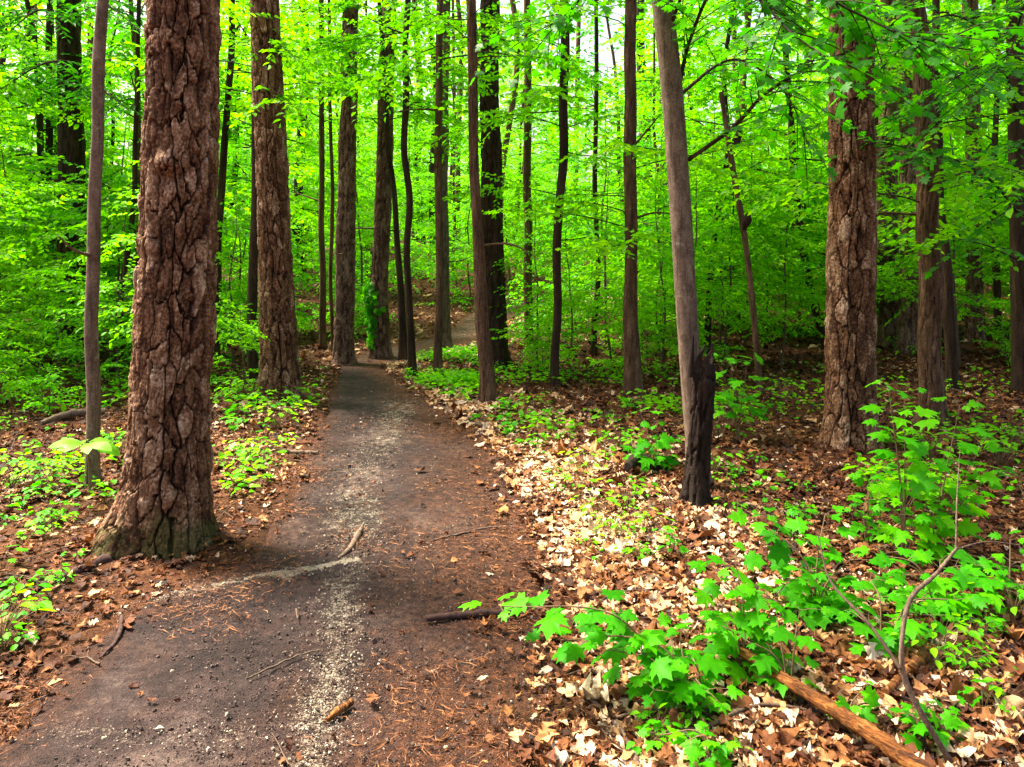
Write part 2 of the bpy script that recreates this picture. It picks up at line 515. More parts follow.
gx = spread(-5.5, 6.5, .05, 320); gy = spread(1.4, 12, .05, 320)
X, Y = np.meshgrid(gx, gy)
pdg = path_dist(X, Y)
Z = ground_z(X, Y, pdg)
Z = Z - 0.06 * (1 - sstep(.72, .92, np.abs(pdg)))          # the bed the path lies in
nx, ny = len(gx), len(gy)
ii = (np.arange(ny - 1)[:, None] * nx + np.arange(nx - 1)[None, :])
F = np.stack([ii, ii + 1, ii + nx + 1, ii + nx], -1).reshape(-1, 4)
g = link("ground", make_mesh("ground", np.stack([X, Y, Z], -1).reshape(-1, 3), F, M['ground']))
g["kind"] = "structure"

# path surface: a strip along the middle line
cl = smooth_line(np.c_[PC, PW], 1400)
keep = cl[:, 1] > 0.9
cl = cl[keep]
# denser sampling near the camera comes from the strip's own step
seg = np.concatenate([[0], np.cumsum(np.hypot(*np.diff(cl[:, :2], axis=0).T))])
su = [0.0]
while su[-1] < seg[-1]: su.append(su[-1] + 0.014 * max(1, np.interp(su[-1], seg, cl[:, 1]) / 3.2))
su = np.array(su)
c3 = np.stack([np.interp(su, seg, cl[:, k]) for k in range(3)], 1)
tn = unit(np.gradient(c3[:, :2], axis=0)); nr = np.stack([tn[:, 1], -tn[:, 0]], 1)
tt = np.linspace(-1.12, 1.12, 150)
XX = c3[:, 0:1] + nr[:, 0:1] * c3[:, 2:3] * tt; YY = c3[:, 1:2] + nr[:, 1:2] * c3[:, 2:3] * tt
TT = np.broadcast_to(tt, XX.shape)
edge_n = (fbm(XX * 3, YY * 3, 31, 4) - .5) * .35
ZZ = ground_z(XX, YY, np.minimum(np.abs(path_dist(XX, YY)), .85)) * 1.0
sink = sstep(.86, 1.08, np.abs(TT) + edge_n)
ZZ = ZZ + .012 - .11 * sink + .03 * (fbm(XX * 1.5, YY * 1.5, 40, 3) - .5) + .016 * (fbm(XX * 9, YY * 9, 41, 3) - .5) + .006 * (vnoise(XX * 45, YY * 45, 42) - .5)


def seg_dist(x, y, pts):
    best = np.full(np.shape(x), 1e9)
    for a, b in zip(pts[:-1], pts[1:]):
        e = b - a; t = np.clip(((x - a[0]) * e[0] + (y - a[1]) * e[1]) / (e @ e), 0, 1)
        best = np.minimum(best, np.hypot(x - a[0] - e[0] * t, y - a[1] - e[1] * t))
    return best


line1 = [flat(*p) for p in ((70, 625), (140, 603), (200, 590), (262, 578), (320, 569), (352, 562))]
line2 = [flat(*p) for p in ((352, 562), (340, 600), (342, 650), (325, 700), (310, 767))]
line3 = [flat(*p) for p in ((400, 405), (385, 440), (355, 490), (350, 540))]
line4 = [flat(*p) for p in ((60, 735), (150, 745), (250, 735))]
SAND = (line1, line2, line3, line4)


def sand_at(x, y):
    x = x + .05 * (fbm(x * 9, y * 9, 66, 4) - .5); y = y + .09 * (fbm(x * 9, y * 9, 67, 4) - .5)
    s = 1.25 * sstep(-1.45, -.75, x) * np.exp(-(seg_dist(x, y, line1) / .020)**2) + .50 * np.exp(-(seg_dist(x, y, line1) / .08)**2)
    s = np.maximum(s, .46 * np.exp(-(seg_dist(x, y, line2) / .13)**2))
    s = np.maximum(s, .42 * np.exp(-(seg_dist(x, y, line3) / .26)**2))
    s = np.maximum(s, .30 * np.exp(-(seg_dist(x, y, line4) / .10)**2))
    s = np.maximum(s, .34 * sstep(11, 13, y))
    return s * (.55 + .9 * fbm(x * 4, y * 4, 61, 4))


def needle_at(x, y, pd):
    r = sstep(-.25, .8, pd) * (.95) + sstep(-.62, -1.0, pd) * .9 + .6 * sstep(8.5, 10.5, y)
    return np.clip(r + .25 * (fbm(x * 2, y * 2, 71, 3) - .5) * 2, 0, 1)


sh = XX.shape
Vp = np.stack([XX, YY, ZZ], -1).reshape(-1, 3)
ii = (np.arange(sh[0] - 1)[:, None] * sh[1] + np.arange(sh[1] - 1)[None, :])
F = np.stack([ii, ii + 1, ii + sh[1] + 1, ii + sh[1]], -1).reshape(-1, 4)
p = link("path", make_mesh("path", Vp, F, M['path'], {"sand": sand_at(XX, YY).ravel(), "needle": needle_at(XX, YY, TT).ravel()}))
p["kind"] = "structure"


def surf_z(x, y):
    """height of whatever is on top, ground or path (close enough to lay things on)"""
    pd = path_dist(x, y); z = ground_z(x, y, pd)
    on = 1 - sstep(.86, 1.08, np.abs(pd))
    return z + .012 * on


# ------------------------------------------------------------------ bark and trunks
def voro(u, v, ncell, seed, jit=.85):
    """u in 0..ncell (periodic), v free; returns F2-F1, id hash, offset of the cell's middle (du, dv)"""
    iu = np.floor(u).astype(np.int64); iv = np.floor(v).astype(np.int64)
    f1 = np.full(u.shape, 9.0); f2 = np.full(u.shape, 9.0); idh = np.zeros(u.shape); du = np.zeros(u.shape); dv = np.zeros(u.shape); du2 = np.zeros(u.shape); dv2 = np.zeros(u.shape)
    for a in (-1, 0, 1):
        for b in (-1, 0, 1):
            cu = iu + a; cv = iv + b; cm = cu % ncell
            qx = cu + .5 + jit * (hsh(cm, cv, seed) - .5); qy = cv + .5 + jit * (hsh(cm, cv, seed + 1) - .5)
            dx = u - qx; dy = v - qy; d = (np.abs(dx)**3 + np.abs(dy)**3)**(1 / 3)
            m = d < f1
            m2 = (d < f2) & ~m
            du2 = np.where(m, du, np.where(m2, dx, du2)); dv2 = np.where(m, dv, np.where(m2, dy, dv2))
            f2 = np.where(m, f1, np.minimum(f2, d))
            idh = np.where(m, hsh(cm, cv, seed + 2), idh); du = np.where(m, dx, du); dv = np.where(m, dy, dv)
            f1 = np.where(m, d, f1)
    across = np.abs(dv2 - dv) / (np.abs(dv2 - dv) + np.abs(du2 - du) + 1e-6)      # 1 = the next plate is above or below
    return f2 - f1, idh, du, dv, across


def trunk_arrays(ctrl, rad, nseg, heights, bark=None, flare=(0.3, .15), seed=1, lobes=3, extra=None):
    """ctrl: control points [(x,y,z)] rising; rad: radii there. bark = dict(n around, h plate height, depth)"""
    ctrl = np.asarray(ctrl, float); z = np.asarray(heights, float)
    zz = ctrl[:, 2]
    fine = smooth_line(np.c_[ctrl, np.asarray(rad, float)], 200)
    cx = np.interp(z, fine[:, 2], fine[:, 0]); cyv = np.interp(z, fine[:, 2], fine[:, 1]); r = np.interp(z, fine[:, 2], fine[:, 3])
    u = np.arange(nseg) / nseg; th = u * 2 * np.pi
    Zg, U = np.meshgrid(z, u, indexing='ij'); TH = U * 2 * np.pi
    R = np.broadcast_to(r[:, None], Zg.shape).copy()
    fl = flare[0] * np.exp(-np.maximum(Zg, 0) / flare[1])
    ph = hsh(seed, 5) * 6.28
    R = R * (1 + fl * (1 + .55 * np.cos(lobes * TH + ph) + .3 * np.cos((lobes + 2) * TH + 2 * ph)))
    R = R * (1 + .05 * (fbm(U * 4, Zg * 1.5, seed + 60, 3, 4) - .5) * 2)
    crk = np.zeros(Zg.shape); rnd = np.full(Zg.shape, .5)
    if bark:
        n, hh, dep = bark['n'], bark['h'], bark['depth']
        wu = U * n + 1.0 * (fbm(U * n, Zg / hh * .7, seed + 7, 3, n) - .5) + .16 * (fbm(U * n * 5, Zg / hh * 5, seed + 8, 3, n * 5) - .5)
        wv = Zg / hh + 1.2 * (fbm(U * n, Zg / hh, seed + 9, 3, n) - .5) + .30 * (fbm(U * n * 5, Zg / hh * 6, seed + 10, 3, n * 5) - .5)
        e1, id1, du, dv, ac = voro(wu, wv, n, seed)
        e2, id2, _, _, ac2 = voro(wu * 2 + 3, wv * 2.6, 2 * n, seed + 20)
        wid = (1 - .70 * ac) * (.75 + 1.0 * vnoise(U * n * 1.5, Zg / hh * 1.5, seed + 70, int(n * 1.5) if n % 2 == 0 else None))                                   # furrows open wider upright than across
        e1 = e1 / wid
        plate = sstep(.02, .12, e1)
        flake = fbm(wu * 1.6, wv * 2.6, seed + 50, 4) * 8.0
        terr = (np.floor(flake) + sstep(.0, .16, flake - np.floor(flake))) / 8.0
        fine = fbm(U * n * 7, Zg / hh * 10, seed + 40, 4, n * 7) - .5
        h = plate * (.62 + .26 * id1 + .62 * (terr - .5) + .12 * sstep(0, .10, e2 / (1 - .5 * ac2)) * (1 + id2)) + .08 * fine
        R = R + dep * (h - 1.05)
        crk = 1 - sstep(.03, .13, e1)
        rnd = np.clip(.40 * id1 + .30 * id2 + .55 * (terr - .25) + .0, 0, 1)
    if extra is not None: R = extra(R, TH, Zg)
    V = np.stack([cx[:, None] + R * np.cos(TH), cyv[:, None] + R * np.sin(TH), Zg], -1).reshape(-1, 3)
    m = len(z)
    i = np.arange(m - 1)[:, None] * nseg; k = np.arange(nseg)[None, :]; k1 = (k + 1) % nseg
    F = np.stack([i + k, i + k1, i + nseg + k1, i + nseg + k], -1).reshape(-1, 4)
    return V, F, rnd.ravel(), crk.ravel()


def heights(top_fine, step, H, coarse=.35, z0=-.18):
    a = np.arange(z0, top_fine, step); b = np.arange(top_fine, H, coarse)
    return np.concatenate([a, b, [H]])


def rand_dirs(r, n):
    v = r.normal(size=(n, 3)); return unit(v)


# canopies: two shared crown meshes for the tall trees, above the picture
def canopy_mesh(name, seed, n_clump, R, Hh, leaf, per, mat):
    r = np.random.default_rng(seed)
    c = rand_dirs(r, n_clump) * (r.random((n_clump, 1))**.45) * np.array([R, R, Hh / 2]) + np.array([0, 0, Hh / 2])
    pos = np.repeat(c, per, 0) + r.normal(size=(n_clump * per, 3)) * np.array([.45, .45, .16])
    n = len(pos)
    d = r.normal(size=(n, 3)) * np.array([1, 1, .35]); up = np.array([0, 0, 1.]) + r.normal(size=(n, 3)) * .4
    V, F, a = instance(simple_leaf(.34), pos, d, up, leaf * r.uniform(.7, 1.3, n), r.random(n))
    return make_mesh(name, V, F, mat, {"rnd": a})


CAN_BROAD = [canopy_mesh("broad_crown", 50 + i, 26, 2.6, 4.5, .17, 16, M['canopy']) for i in range(2)]
CAN_PINE = [canopy_mesh("pine_crown", 60 + i, 22, 2.2, 5.0, .20, 14, M['canopy']) for i in range(2)]

TRUNK_SPOTS = []


def tall_tree(name, label, cat, base, pix, d, widths, bark_mat, barkp=None, H=None, nseg=32, step=.06, group=None, flare=(.25, .15), seed=1, crown=True, pine=False, lobes=3, extra=None, lean=None, wob=0.0, stubs=0):
    """base: pixel of the trunk's foot; pix: pixels of its middle line from foot to top; widths in px; d is the distance"""
    b = base
    pts = [P(px, py, d) - b for px, py in pix]
    pts[0][2] = min(pts[0][2], -.2) if pts[0][2] < .1 else pts[0][2]
    pts = [np.array([p_[0], 0 if lean is None else lean * p_[2], p_[2]]) for p_ in pts]
    pts[0] = np.array([pts[0][0], 0, -.25])
    rad = [w / FPX * d / 2 for w in widths]
    top = pts[-1]; dirn = unit(pts[-1] - pts[-2])
    H = H or 15.0
    k = (H - top[2]) / max(dirn[2], .3)
    ext = top + dirn * k; ext[0] = top[0] + np.clip(ext[0] - top[0], -1.0, 1.0)
    if wob:
        rw = np.random.default_rng(seed + 900)
        full = smooth_line(np.c_[np.array(pts), rad], 9); full[1:-1, 0] += rw.normal(size=7) * wob; full[1:-1, 1] += rw.normal(size=7) * wob; full[:, :2] = full[:, :2] * .5 + .5 * np.c_[np.interp(full[:, 2], np.array(pts)[:, 2], np.array(pts)[:, 0]), np.interp(full[:, 2], np.array(pts)[:, 2], np.array(pts)[:, 1])]
        pts = [q for q in full[:, :3]]; rad = list(full[:, 3] * (1 + rw.normal(size=9) * .03))
    pts.append(ext); rad.append(rad[-1] * .45)
    t = thing(name, label, cat, b, group)
    vis = min(H, CH + .32 * d - b[2] + .3)
    V, F, rnd, crk = trunk_arrays(pts, rad, nseg, heights(vis, step, H), barkp, flare, seed, lobes, extra)
    me = make_mesh("trunk", V, F, bark_mat, {"rnd": rnd, "crk": crk})
    link("trunk", me, t)
    if crown:
        c = link("crown", (CAN_PINE if pine else CAN_BROAD)[seed % 2], t, (ext[0], ext[1], H - (3.8 if pine else 3.2)))
        c.rotation_euler[2] = seed * 1.7
    rw = np.random.default_rng(seed + 950); pa = np.array(pts)
    for _ in range(stubs):
        z = rw.uniform(.9, min(vis, 5)); q = np.array([np.interp(z, pa[:, 2], pa[:, 0]), np.interp(z, pa[:, 2], pa[:, 1]), z]); rr0 = np.interp(z, pa[:, 2], rad)
        az = rw.uniform(2.6, 6.8); dv_ = np.array([np.cos(az), np.sin(az), rw.uniform(-.1, .5)]); L_ = rr0 + rw.uniform(.06, .5)
        g_ = Geo(); tube(g_, smooth_line([q, q + dv_ * L_ * .6, q + dv_ * L_ + np.array([0, 0, rw.normal() * .05])], 8), [min(.014, rr0 * .35), .005], 5, .5, .15, 3)
        link("branch_stub", g_.mesh("branch_stub", bark_mat), t)
    TRUNK_SPOTS.append((b[0], b[1]))
    return t


# --- the three big pines beside the path
def burls(R, TH, Zg):
    # ring-shaped scar about 1.5 m up and a torn knot above it, both on the side towards the path
    ring = np.exp(-((Zg - 1.47 - .03 * np.sin(TH * 2 + 1)) / .035)**2)
    R = R + .004 * ring - .010 * np.exp(-((Zg - 1.40) / .04)**2)
    a = np.angle(np.exp(1j * (TH - 4.75)))
    R = R + .030 * np.exp(-((Zg - 1.87) / .05)**2 - (a / .30)**2) - .022 * np.exp(-((Zg - 1.79) / .035)**2 - (a / .30)**2)
    # a buttress root swells out to the left of the foot
    a2 = np.angle(np.exp(1j * (TH - 3.75)))
    return R + .085 * np.exp(-(np.maximum(Zg - .02, 0) / .20)**2 - (a2 / .6)**2)


bA = at(163, 540)
pineA = tall_tree("pine_tree", "massive plated pine with a swollen mossy foot at the path's left edge", "pine tree", bA,
          [(163, 560), (168, 480), (172, 380), (176, 300), (180, 180), (184, 0)], bA[1], [96, 82, 77, 75, 72, 69], M['pine_bark_moss'],
          dict(n=18, h=.17, depth=.044), H=17, nseg=420, step=.0065, flare=(.15, .14), seed=3, pine=True, lobes=4, extra=burls)
bB = at(280, 397)
tall_tree("pine_tree", "plated reddish pine leaning slightly left, second from the path's left edge", "pine tree", bB,
          [(281, 400), (279, 350), (275, 250), (270, 120), (264, 0)], bB[1], [40, 37, 33, 31, 29], M['pine_bark'],
          dict(n=16, h=.17, depth=.042), H=16, nseg=260, step=.012, flare=(.25, .13), seed=8, pine=True)
bC = at(849, 445)
tall_tree("pine_tree", "thick straight pine with upright bark plates standing in leaf litter right of the path", "pine tree", bC,
          [(849, 450), (850, 400), (851, 300), (852, 150), (852, 0)], bC[1], [52, 48, 47, 44, 43], M['pine_bark'],
          dict(n=15, h=.20, depth=.044), H=17, nseg=300, step=.010, flare=(.24, .15), seed=14, pine=True)

# --- grey sapling pole left of the big pine
bS = at(93, 486)
tall_tree("hardwood_tree", "slim smooth grey trunk just left of the massive plated pine", "tree", bS,
          [(93, 490), (93, 430), (92, 340), (94, 240), (95, 180), (99, 90), (103, 0)], bS[1], [15, 13, 13, 12.5, 12, 11.5, 11], M['grey_bark'], None, H=9, nseg=24, step=.03, flare=(.3, .07), seed=5, wob=.012, stubs=1)

# --- leaning grey trunk with a dead black stump against its foot
bD = at(692, 498)
bD = np.array([bD[0] - .01, bD[1] + .16, gz(bD[0], bD[1] + .16)])
dD = bD[1]
treeD = tall_tree("hardwood_tree", "grey trunk leaning left, rising from behind the black broken stump", "tree", bD,
          [(700, 495), (696, 440), (691, 380), (686, 300), (680, 200), (672, 90), (662, 0)], dD, [24, 22, 21, 21, 21, 21.5, 21], M['grey_bark'], None, H=11, nseg=40, step=.02, flare=(.25, .1), seed=6)


def broken_top(R, TH, Zg):
    return R


bK = at(694, 503)
stump = thing("dead_stump", "charred black stump with a jagged broken top, against the leaning grey trunk", "stump", bK)
dK = bK[1]
Hs = (CH + (HZ - 340) / FPX * dK) - bK[2]
pts = [np.array([P(px, 400, dK)[0] - bK[0], 0, z]) for px, z in ((695, -.2), (697, .15), (701, .45), (704, .75), (705, Hs))]
hz_ = np.arange(-.15, Hs + .001, .012)
V, F, rnd, crk = trunk_arrays(pts, [.080, .064, .066, .062, .040], 60, hz_, dict(n=7, h=.25, depth=.035), (.45, .09), 33, 3)
# the broken rim: each side of the shell ends at its own height
W = V.reshape(len(hz_), 60, 3); th = np.arange(60) / 60 * 2 * np.pi
rim = Hs - .01 - .26 * vnoise(np.arange(60) / 60 * 9, np.zeros(60), 79, 9) - .10 * (.5 + .5 * np.cos(th - 2.8)) ** 2
over = W[:, :, 2] > rim[None, :]
cxs = W[:, :, 0].mean(1, keepdims=True); cys = W[:, :, 1].mean(1, keepdims=True)
k = np.clip((W[:, :, 2] - rim[None, :]) / .12, 0, 1)
W[:, :, 0] = np.where(over, cxs + (W[:, :, 0] - cxs) * (1 - .75 * k), W[:, :, 0])
W[:, :, 1] = np.where(over, cys + (W[:, :, 1] - cys) * (1 - .75 * k), W[:, :, 1])
W[:, :, 2] = np.where(over, rim[None, :] - .25 * (W[:, :, 2] - rim[None, :]), W[:, :, 2])
link("snag", make_mesh("snag", W.reshape(-1, 3), F, M['char'], {"rnd": rnd, "crk": crk * .5}), stump)
gq = Geo()
for (x0, z0, x1, z1, r0) in ((.02, Hs - .10, .055, Hs - .02, .022), (-.02, Hs - .12, -.012, Hs + .03, .02), (.05, Hs - .13, .085, Hs - .06, .028)):
    tube(gq, smooth_line([(x0, -.03, z0 - .08), (x0, -.03, z0), (x1, -.035, z1)], 7), [r0, r0 * .8, .004], 6, .6, .25, 5)
link("splinter", gq.mesh("splinter", M['char']), stump)
TRUNK_SPOTS.append((bK[0], bK[1]))

# --- trees further along: (label, foot px, middle line px, widths, bark, plates, H, flags)
mid = [
 ("pine_tree", "straight pinkish grey trunk left of the path's bend, left of its slimmer neighbour with ivy", "tree", (344, 364), [(344, 366), (346, 250), (348, 120), (351, 0)], [21, 19, 17, 16], 'far_pine_bark', (11, .16, .03), 15),
 ("pine_tree", "pinkish grey trunk with ivy on its left side at the path's bend", "tree", (381, 358), [(381, 360), (380, 300), (383, 200), (389, 0)], [21, 18, 17, 15], 'far_pine_bark', (11, .16, .03), 15),
 ("hardwood_tree", "thin dark stem leaning left just beside the ivy-clad trunk", "tree", (404, 362), [(404, 364), (402, 300), (396, 225), (388, 120), (379, 0)], [10, 7, 6, 5, 4], 'dark_bark', None, 9),
 ("hardwood_tree", "thin dark upright trunk at the right edge of the path's bend", "tree", (412, 377), [(412, 380), (409, 280), (405, 160), (408, 0)], [9, 7, 6.5, 6], 'dark_bark', None, 10),
 ("hardwood_tree", "thin pale brown trunk standing on the low green bank by the bend", "tree", (439, 379), [(439, 382), (439, 300), (438, 160), (440, 0)], [9, 8, 7.5, 7], 'brown_bark', None, 11),
 ("hardwood_tree", "grey trunk behind the thin pale brown one, beside the far stretch of path", "tree", (446, 350), [(446, 352), (444, 250), (444, 120), (446, 0)], [13, 10.5, 9.5, 9], 'grey_bark', (9, .14, .012), 15),
 ("hardwood_tree", "slim bent trunk, pale below and dark above, in front of a thicker dark trunk", "tree", (487, 402), [(487, 406), (485, 370), (481, 300), (478, 240), (474, 150), (471, 0)], [17, 15, 13, 11, 10, 10], 'brown_bark', (9, .10, .014), 12),
 ("pine_tree", "thick dark brown trunk behind the slim bent one at mid picture", "tree", (496, 368), [(496, 370), (494, 300), (491, 150), (490, 0)], [29, 25, 21, 19], 'dark_bark', (12, .15, .035), 16),
 ("hardwood_tree", "slender brown trunk standing alone between the path and the leaning grey trunk", "tree", (633, 394), [(633, 397), (631, 300), (629, 150), (631, 0)], [17, 14, 13, 12], 'brown_bark', (9, .10, .012), 13),
 ("hardwood_tree", "dark thin trunk half hidden by pale leaves right of mid picture", "tree", (556, 386), [(556, 388), (556, 280), (562, 150), (564, 0)], [9, 8, 9, 9], 'dark_bark', None, 11),
 ("hardwood_tree", "faint reddish stem in the green haze of leaves beyond the thick dark trunk", "tree", (528, 346), [(528, 348), (528, 220), (527, 0)], [9, 8, 7], 'brown_bark', None, 13),
 ("hardwood_tree", "dark trunk with mottled pale side behind the thick straight pine, forking low", "tree", (933, 424), [(933, 426), (930, 330), (928, 200), (921, 70), (915, 0)], [27, 23, 21, 18, 17], 'brown_bark', (10, .12, .018), 12),
 ("pine_tree", "reddish trunk half hidden behind the mottled trunk on the right", "tree", (908, 352), [(908, 354), (910, 220), (906, 0)], [20, 19, 18], 'far_pine_bark', (11, .16, .03), 16),
 ("hardwood_tree", "thin dark wavy trunk between the mottled trunk and the picture's right edge", "tree", (952, 388), [(952, 390), (948, 310), (943, 230), (938, 150), (936, 0)], [12, 11, 9, 8, 7], 'dark_bark', None, 10),
 ("pine_tree", "reddish pine trunk right behind the thick straight pine", "tree", (888, 346), [(888, 348), (888, 200), (890, 0)], [23, 21, 19], 'far_pine_bark', (11, .16, .03), 17),
 ("pine_tree", "faint reddish trunk in the leaves at the far right", "tree", (976, 342), [(976, 344), (974, 200), (970, 0)], [16, 15, 14], 'far_pine_bark', (11, .16, .03), 16),
 ("pine_tree", "broad dark trunk in shade behind the slim grey pole at the far left", "pine tree", (73, 360), [(73, 362), (72, 250), (70, 100), (69, 0)], [29, 26, 23, 22], 'dark_bark', (11, .2, .03), 16),
 ("hardwood_tree", "thin dark stem left of the broad dark trunk at the far left", "tree", (47, 340), [(47, 342), (48, 200), (50, 0)], [8, 7, 6], 'dark_bark', None, 12),
 ("hardwood_tree", "dark narrow trunk standing close behind the leaning reddish pine", "tree", (255, 384), [(255, 386), (253, 300), (254, 200), (258, 0)], [11, 10, 9, 8], 'dark_bark', None, 11),
 ("hardwood_tree", "very thin straight stem between the reddish pine and the pinkish grey trunks", "tree", (323, 348), [(323, 350), (322, 200), (321, 0)], [7, 6, 5], 'brown_bark', None, 12),
 ("hardwood_tree", "thin wiry brown stem just left of the pinkish grey trunks", "tree", (334, 352), [(334, 354), (330, 240), (331, 120), (329, 0)], [4, 4, 3.5, 3], 'brown_bark', None, 9),
 ("hardwood_tree", "dark slanting stem in the leaves right of the massive plated pine", "tree", (216, 362), [(216, 364), (218, 260), (226, 120), (232, 0)], [9, 8, 7, 6], 'dark_bark', None, 11),
 ("hardwood_tree", "slanting dark stem between the slim grey pole and the massive pine", "tree", (118, 372), [(118, 374), (124, 280), (133, 180), (139, 0)], [6, 5.5, 5, 4], 'dark_bark', None, 9),
 ("hardwood_tree", "crooked dark stem among shrubs between the slender brown trunk and mid picture", "tree", (594, 356), [(594, 358), (594, 310), (597, 280), (595, 200), (596, 0)], [6, 6, 5, 5, 4], 'dark_bark', None, 10),
]
for i, (nm, lab, cat, foot, pix, wd, bk, pl, H) in enumerate(mid):
    b = at(*foot)
    tall_tree(nm, lab, cat, b, pix, b[1], wd, M[bk], None if pl is None else dict(n=pl[0], h=pl[1], depth=pl[2]), H=H, nseg=90 if pl else 20,
              step=.03 if pl else .07, flare=(.35, .10), seed=40 + i * 3, pine=(nm == "pine_tree"), wob=.016 if pl else .024, stubs=(1, 3, 2)[i % 3])
# dead leaning snag with a broken top
b = at(758, 393)
t = thing("dead_tree", "slender dead trunk leaning left with a snapped top, between leaning grey trunk and thick pine", "dead tree", b)
pp = [P(px, py, b[1]) - b for px, py in ((760, 396), (755, 330), (745, 240), (733, 170), (721, 92))]
gq = Geo(); tube(gq, smooth_line(pp, 40), [.034, .03, .028, .03, .022], 10, .5, .12, 3); link("trunk", gq.mesh("trunk", M['brown_bark']), t)
gq = Geo(); tube(gq, smooth_line([pp[3] + np.array([0, 0, .25]), pp[3] + np.array([.05, -.02, .33]), pp[3] + np.array([.04, -.03, .42])], 6), [.05, .04, .01], 8, .5, .3, 4)
link("knot", gq.mesh("knot", M['dark_bark']), t); gq = Geo()
tube(gq, smooth_line([pp[2] + np.array([-.02, -.02, .1]), pp[2] + np.array([.01, -.04, .2]), pp[2] + np.array([.03, -.04, .27])], 6), [.02, .05, .012], 8, .5, .2, 9)
link("knot", gq.mesh("knot", M['dark_bark']), t)
TRUNK_SPOTS.append((b[0], b[1]))

# ------------------------------------------------------------------ leafy sprays
class Leaves:
    def __init__(s): s.p = []; s.d = []; s.u = []; s.s = []
    def mesh(s, name, tmpl, mat, r, wr=(.8, 1.2)):
        p_ = np.vstack(s.p); n = len(p_)
        V, F, a = instance(tmpl, p_, np.vstack(s.d), np.vstack(s.u), np.concatenate(s.s), r.random(n), wscale=r.uniform(*wr, n))
        return make_mesh(name, V, F, mat, {"rnd": a})


def put_leaves(lv, line, r, size, gap, spread_a=1.0, tilt=.5, droop=.14, start=.0):
    """alternate leaves along a twig"""
    L = np.linalg.norm(np.diff(line, axis=0), axis=1).sum()
    n = max(2, int(L / gap)); t = np.linspace(start, 1, n)
    i = t * (len(line) - 1); k = np.clip(i.astype(int), 0, len(line) - 2); f = (i - k)[:, None]
    pos = line[k] * (1 - f) + line[k + 1] * f; T = unit(line[k + 1] - line[k])
    side = np.cross(T, [0, 0, 1.]); side = unit(side); sg = np.where(np.arange(n) % 2, 1, -1)[:, None]
    a = (spread_a + r.normal(size=(n, 1)) * .25); a[-1] = .1
    d = T * np.cos(a) + side * sg * np.sin(a) + np.array([0, 0, -1.]) * (droop + r.normal(size=(n, 1)) * .15)
    lv.p.append(pos); lv.d.append(d); lv.u.append(np.array([0, 0, 1.]) + r.normal(size=(n, 3)) * tilt); lv.s.append(size * r.uniform(.65, 1.2, n))


def branch(geo, lv, r, p0, az, length, rise, rad, leaf, gap, twig_gap, wood_twigs=True, droop=.25, a=.5):
    n = 8; s = np.linspace(0, 1, n)
    wob = r.normal() * .35
    h = np.cumsum(np.concatenate([[0], np.full(n - 1, length / (n - 1))]))
    azs = az + wob * s; el = rise - droop * s * 1.6 + r.normal(size=n) * .06
    step = np.stack([np.cos(azs) * np.cos(el), np.sin(azs) * np.cos(el), np.sin(el)], 1) * (length / (n - 1))
    line = p0 + np.vstack([np.zeros(3), np.cumsum(step[1:], 0)])
    tube(geo, line, [rad, rad * .25], 4, a, cap=False)
    nt = max(2, int(length / twig_gap)); 
    for j in range(nt):
        t = .22 + .76 * (j + r.random() * .5) / nt
        i = min(int(t * (n - 1)), n - 2); q = line[i] + (line[i + 1] - line[i]) * (t * (n - 1) - i)
        sgn = 1 if j % 2 else -1
        ta = azs[i] + sgn * (.75 + r.normal() * .2); tl = length * (.16 + .34 * (1 - t)) * r.uniform(.7, 1.3)
        te = el[i] * .5 - .05 + r.normal() * .32
        tl_pts = q + np.linspace(0, 1, 4)[:, None] * tl * np.array([np.cos(ta) * np.cos(te), np.sin(ta) * np.cos(te), np.sin(te)]) + np.array([0, 0, -1.]) * (np.linspace(0, 1, 4)[:, None]**2) * tl * .12
        if wood_twigs: tube(geo, tl_pts, [rad * .3, rad * .12], 3, a, cap=False)
        put_leaves(lv, tl_pts, r, leaf, gap, start=.12)
    put_leaves(lv, line, r, leaf, gap * 1.2, start=.35)


def young_tree(name, label, cat, group, seed, H, r0, h0, nb, bl, leaf, gap, twig_gap, mat, bark, lean=.06, rise=.35, tmpl=None, profile=None):
    r = np.random.default_rng(seed)
    t = thing(name, label, cat, (0, 0, 0), group)
    geo = Geo(); lv = Leaves()
    m = 9; zz = np.linspace(-.12, H, m)
    line = np.stack([np.cumsum(r.normal(size=m) * .035 * H / 4) + lean * zz * r.normal(), np.cumsum(r.normal(size=m) * .035 * H / 4), zz], 1); line[:, :2] -= line[0, :2]
    line = smooth_line(line, 30)
    tube(geo, line, [r0 * 1.25, r0, r0 * .8, r0 * .5, r0 * .12], 8, .5, .06, seed)
    for j in range(nb):
        f = (j + r.random() * .6) / nb
        z = h0 + (H - h0) * f * .97
        i = np.searchsorted(line[:, 2], z); i = min(max(i, 1), len(line) - 1)
        p0 = line[i - 1]
        prof = (1 - .72 * f) if profile is None else profile(f)
        L = bl * prof * r.uniform(.6, 1.25)
        branch(geo, lv, r, p0, j * 2.4 + r.normal() * .5, L, rise * r.uniform(-.5, 2.0), max(.0035, r0 * .35 * prof), leaf, gap, twig_gap)
    put_leaves(lv, line[-4:], r, leaf, gap, start=0)
    link("trunk", geo.mesh("trunk", bark), t)
    link("crown", lv.mesh("crown", tmpl or simple_leaf(.31), mat, r), t)
    return t


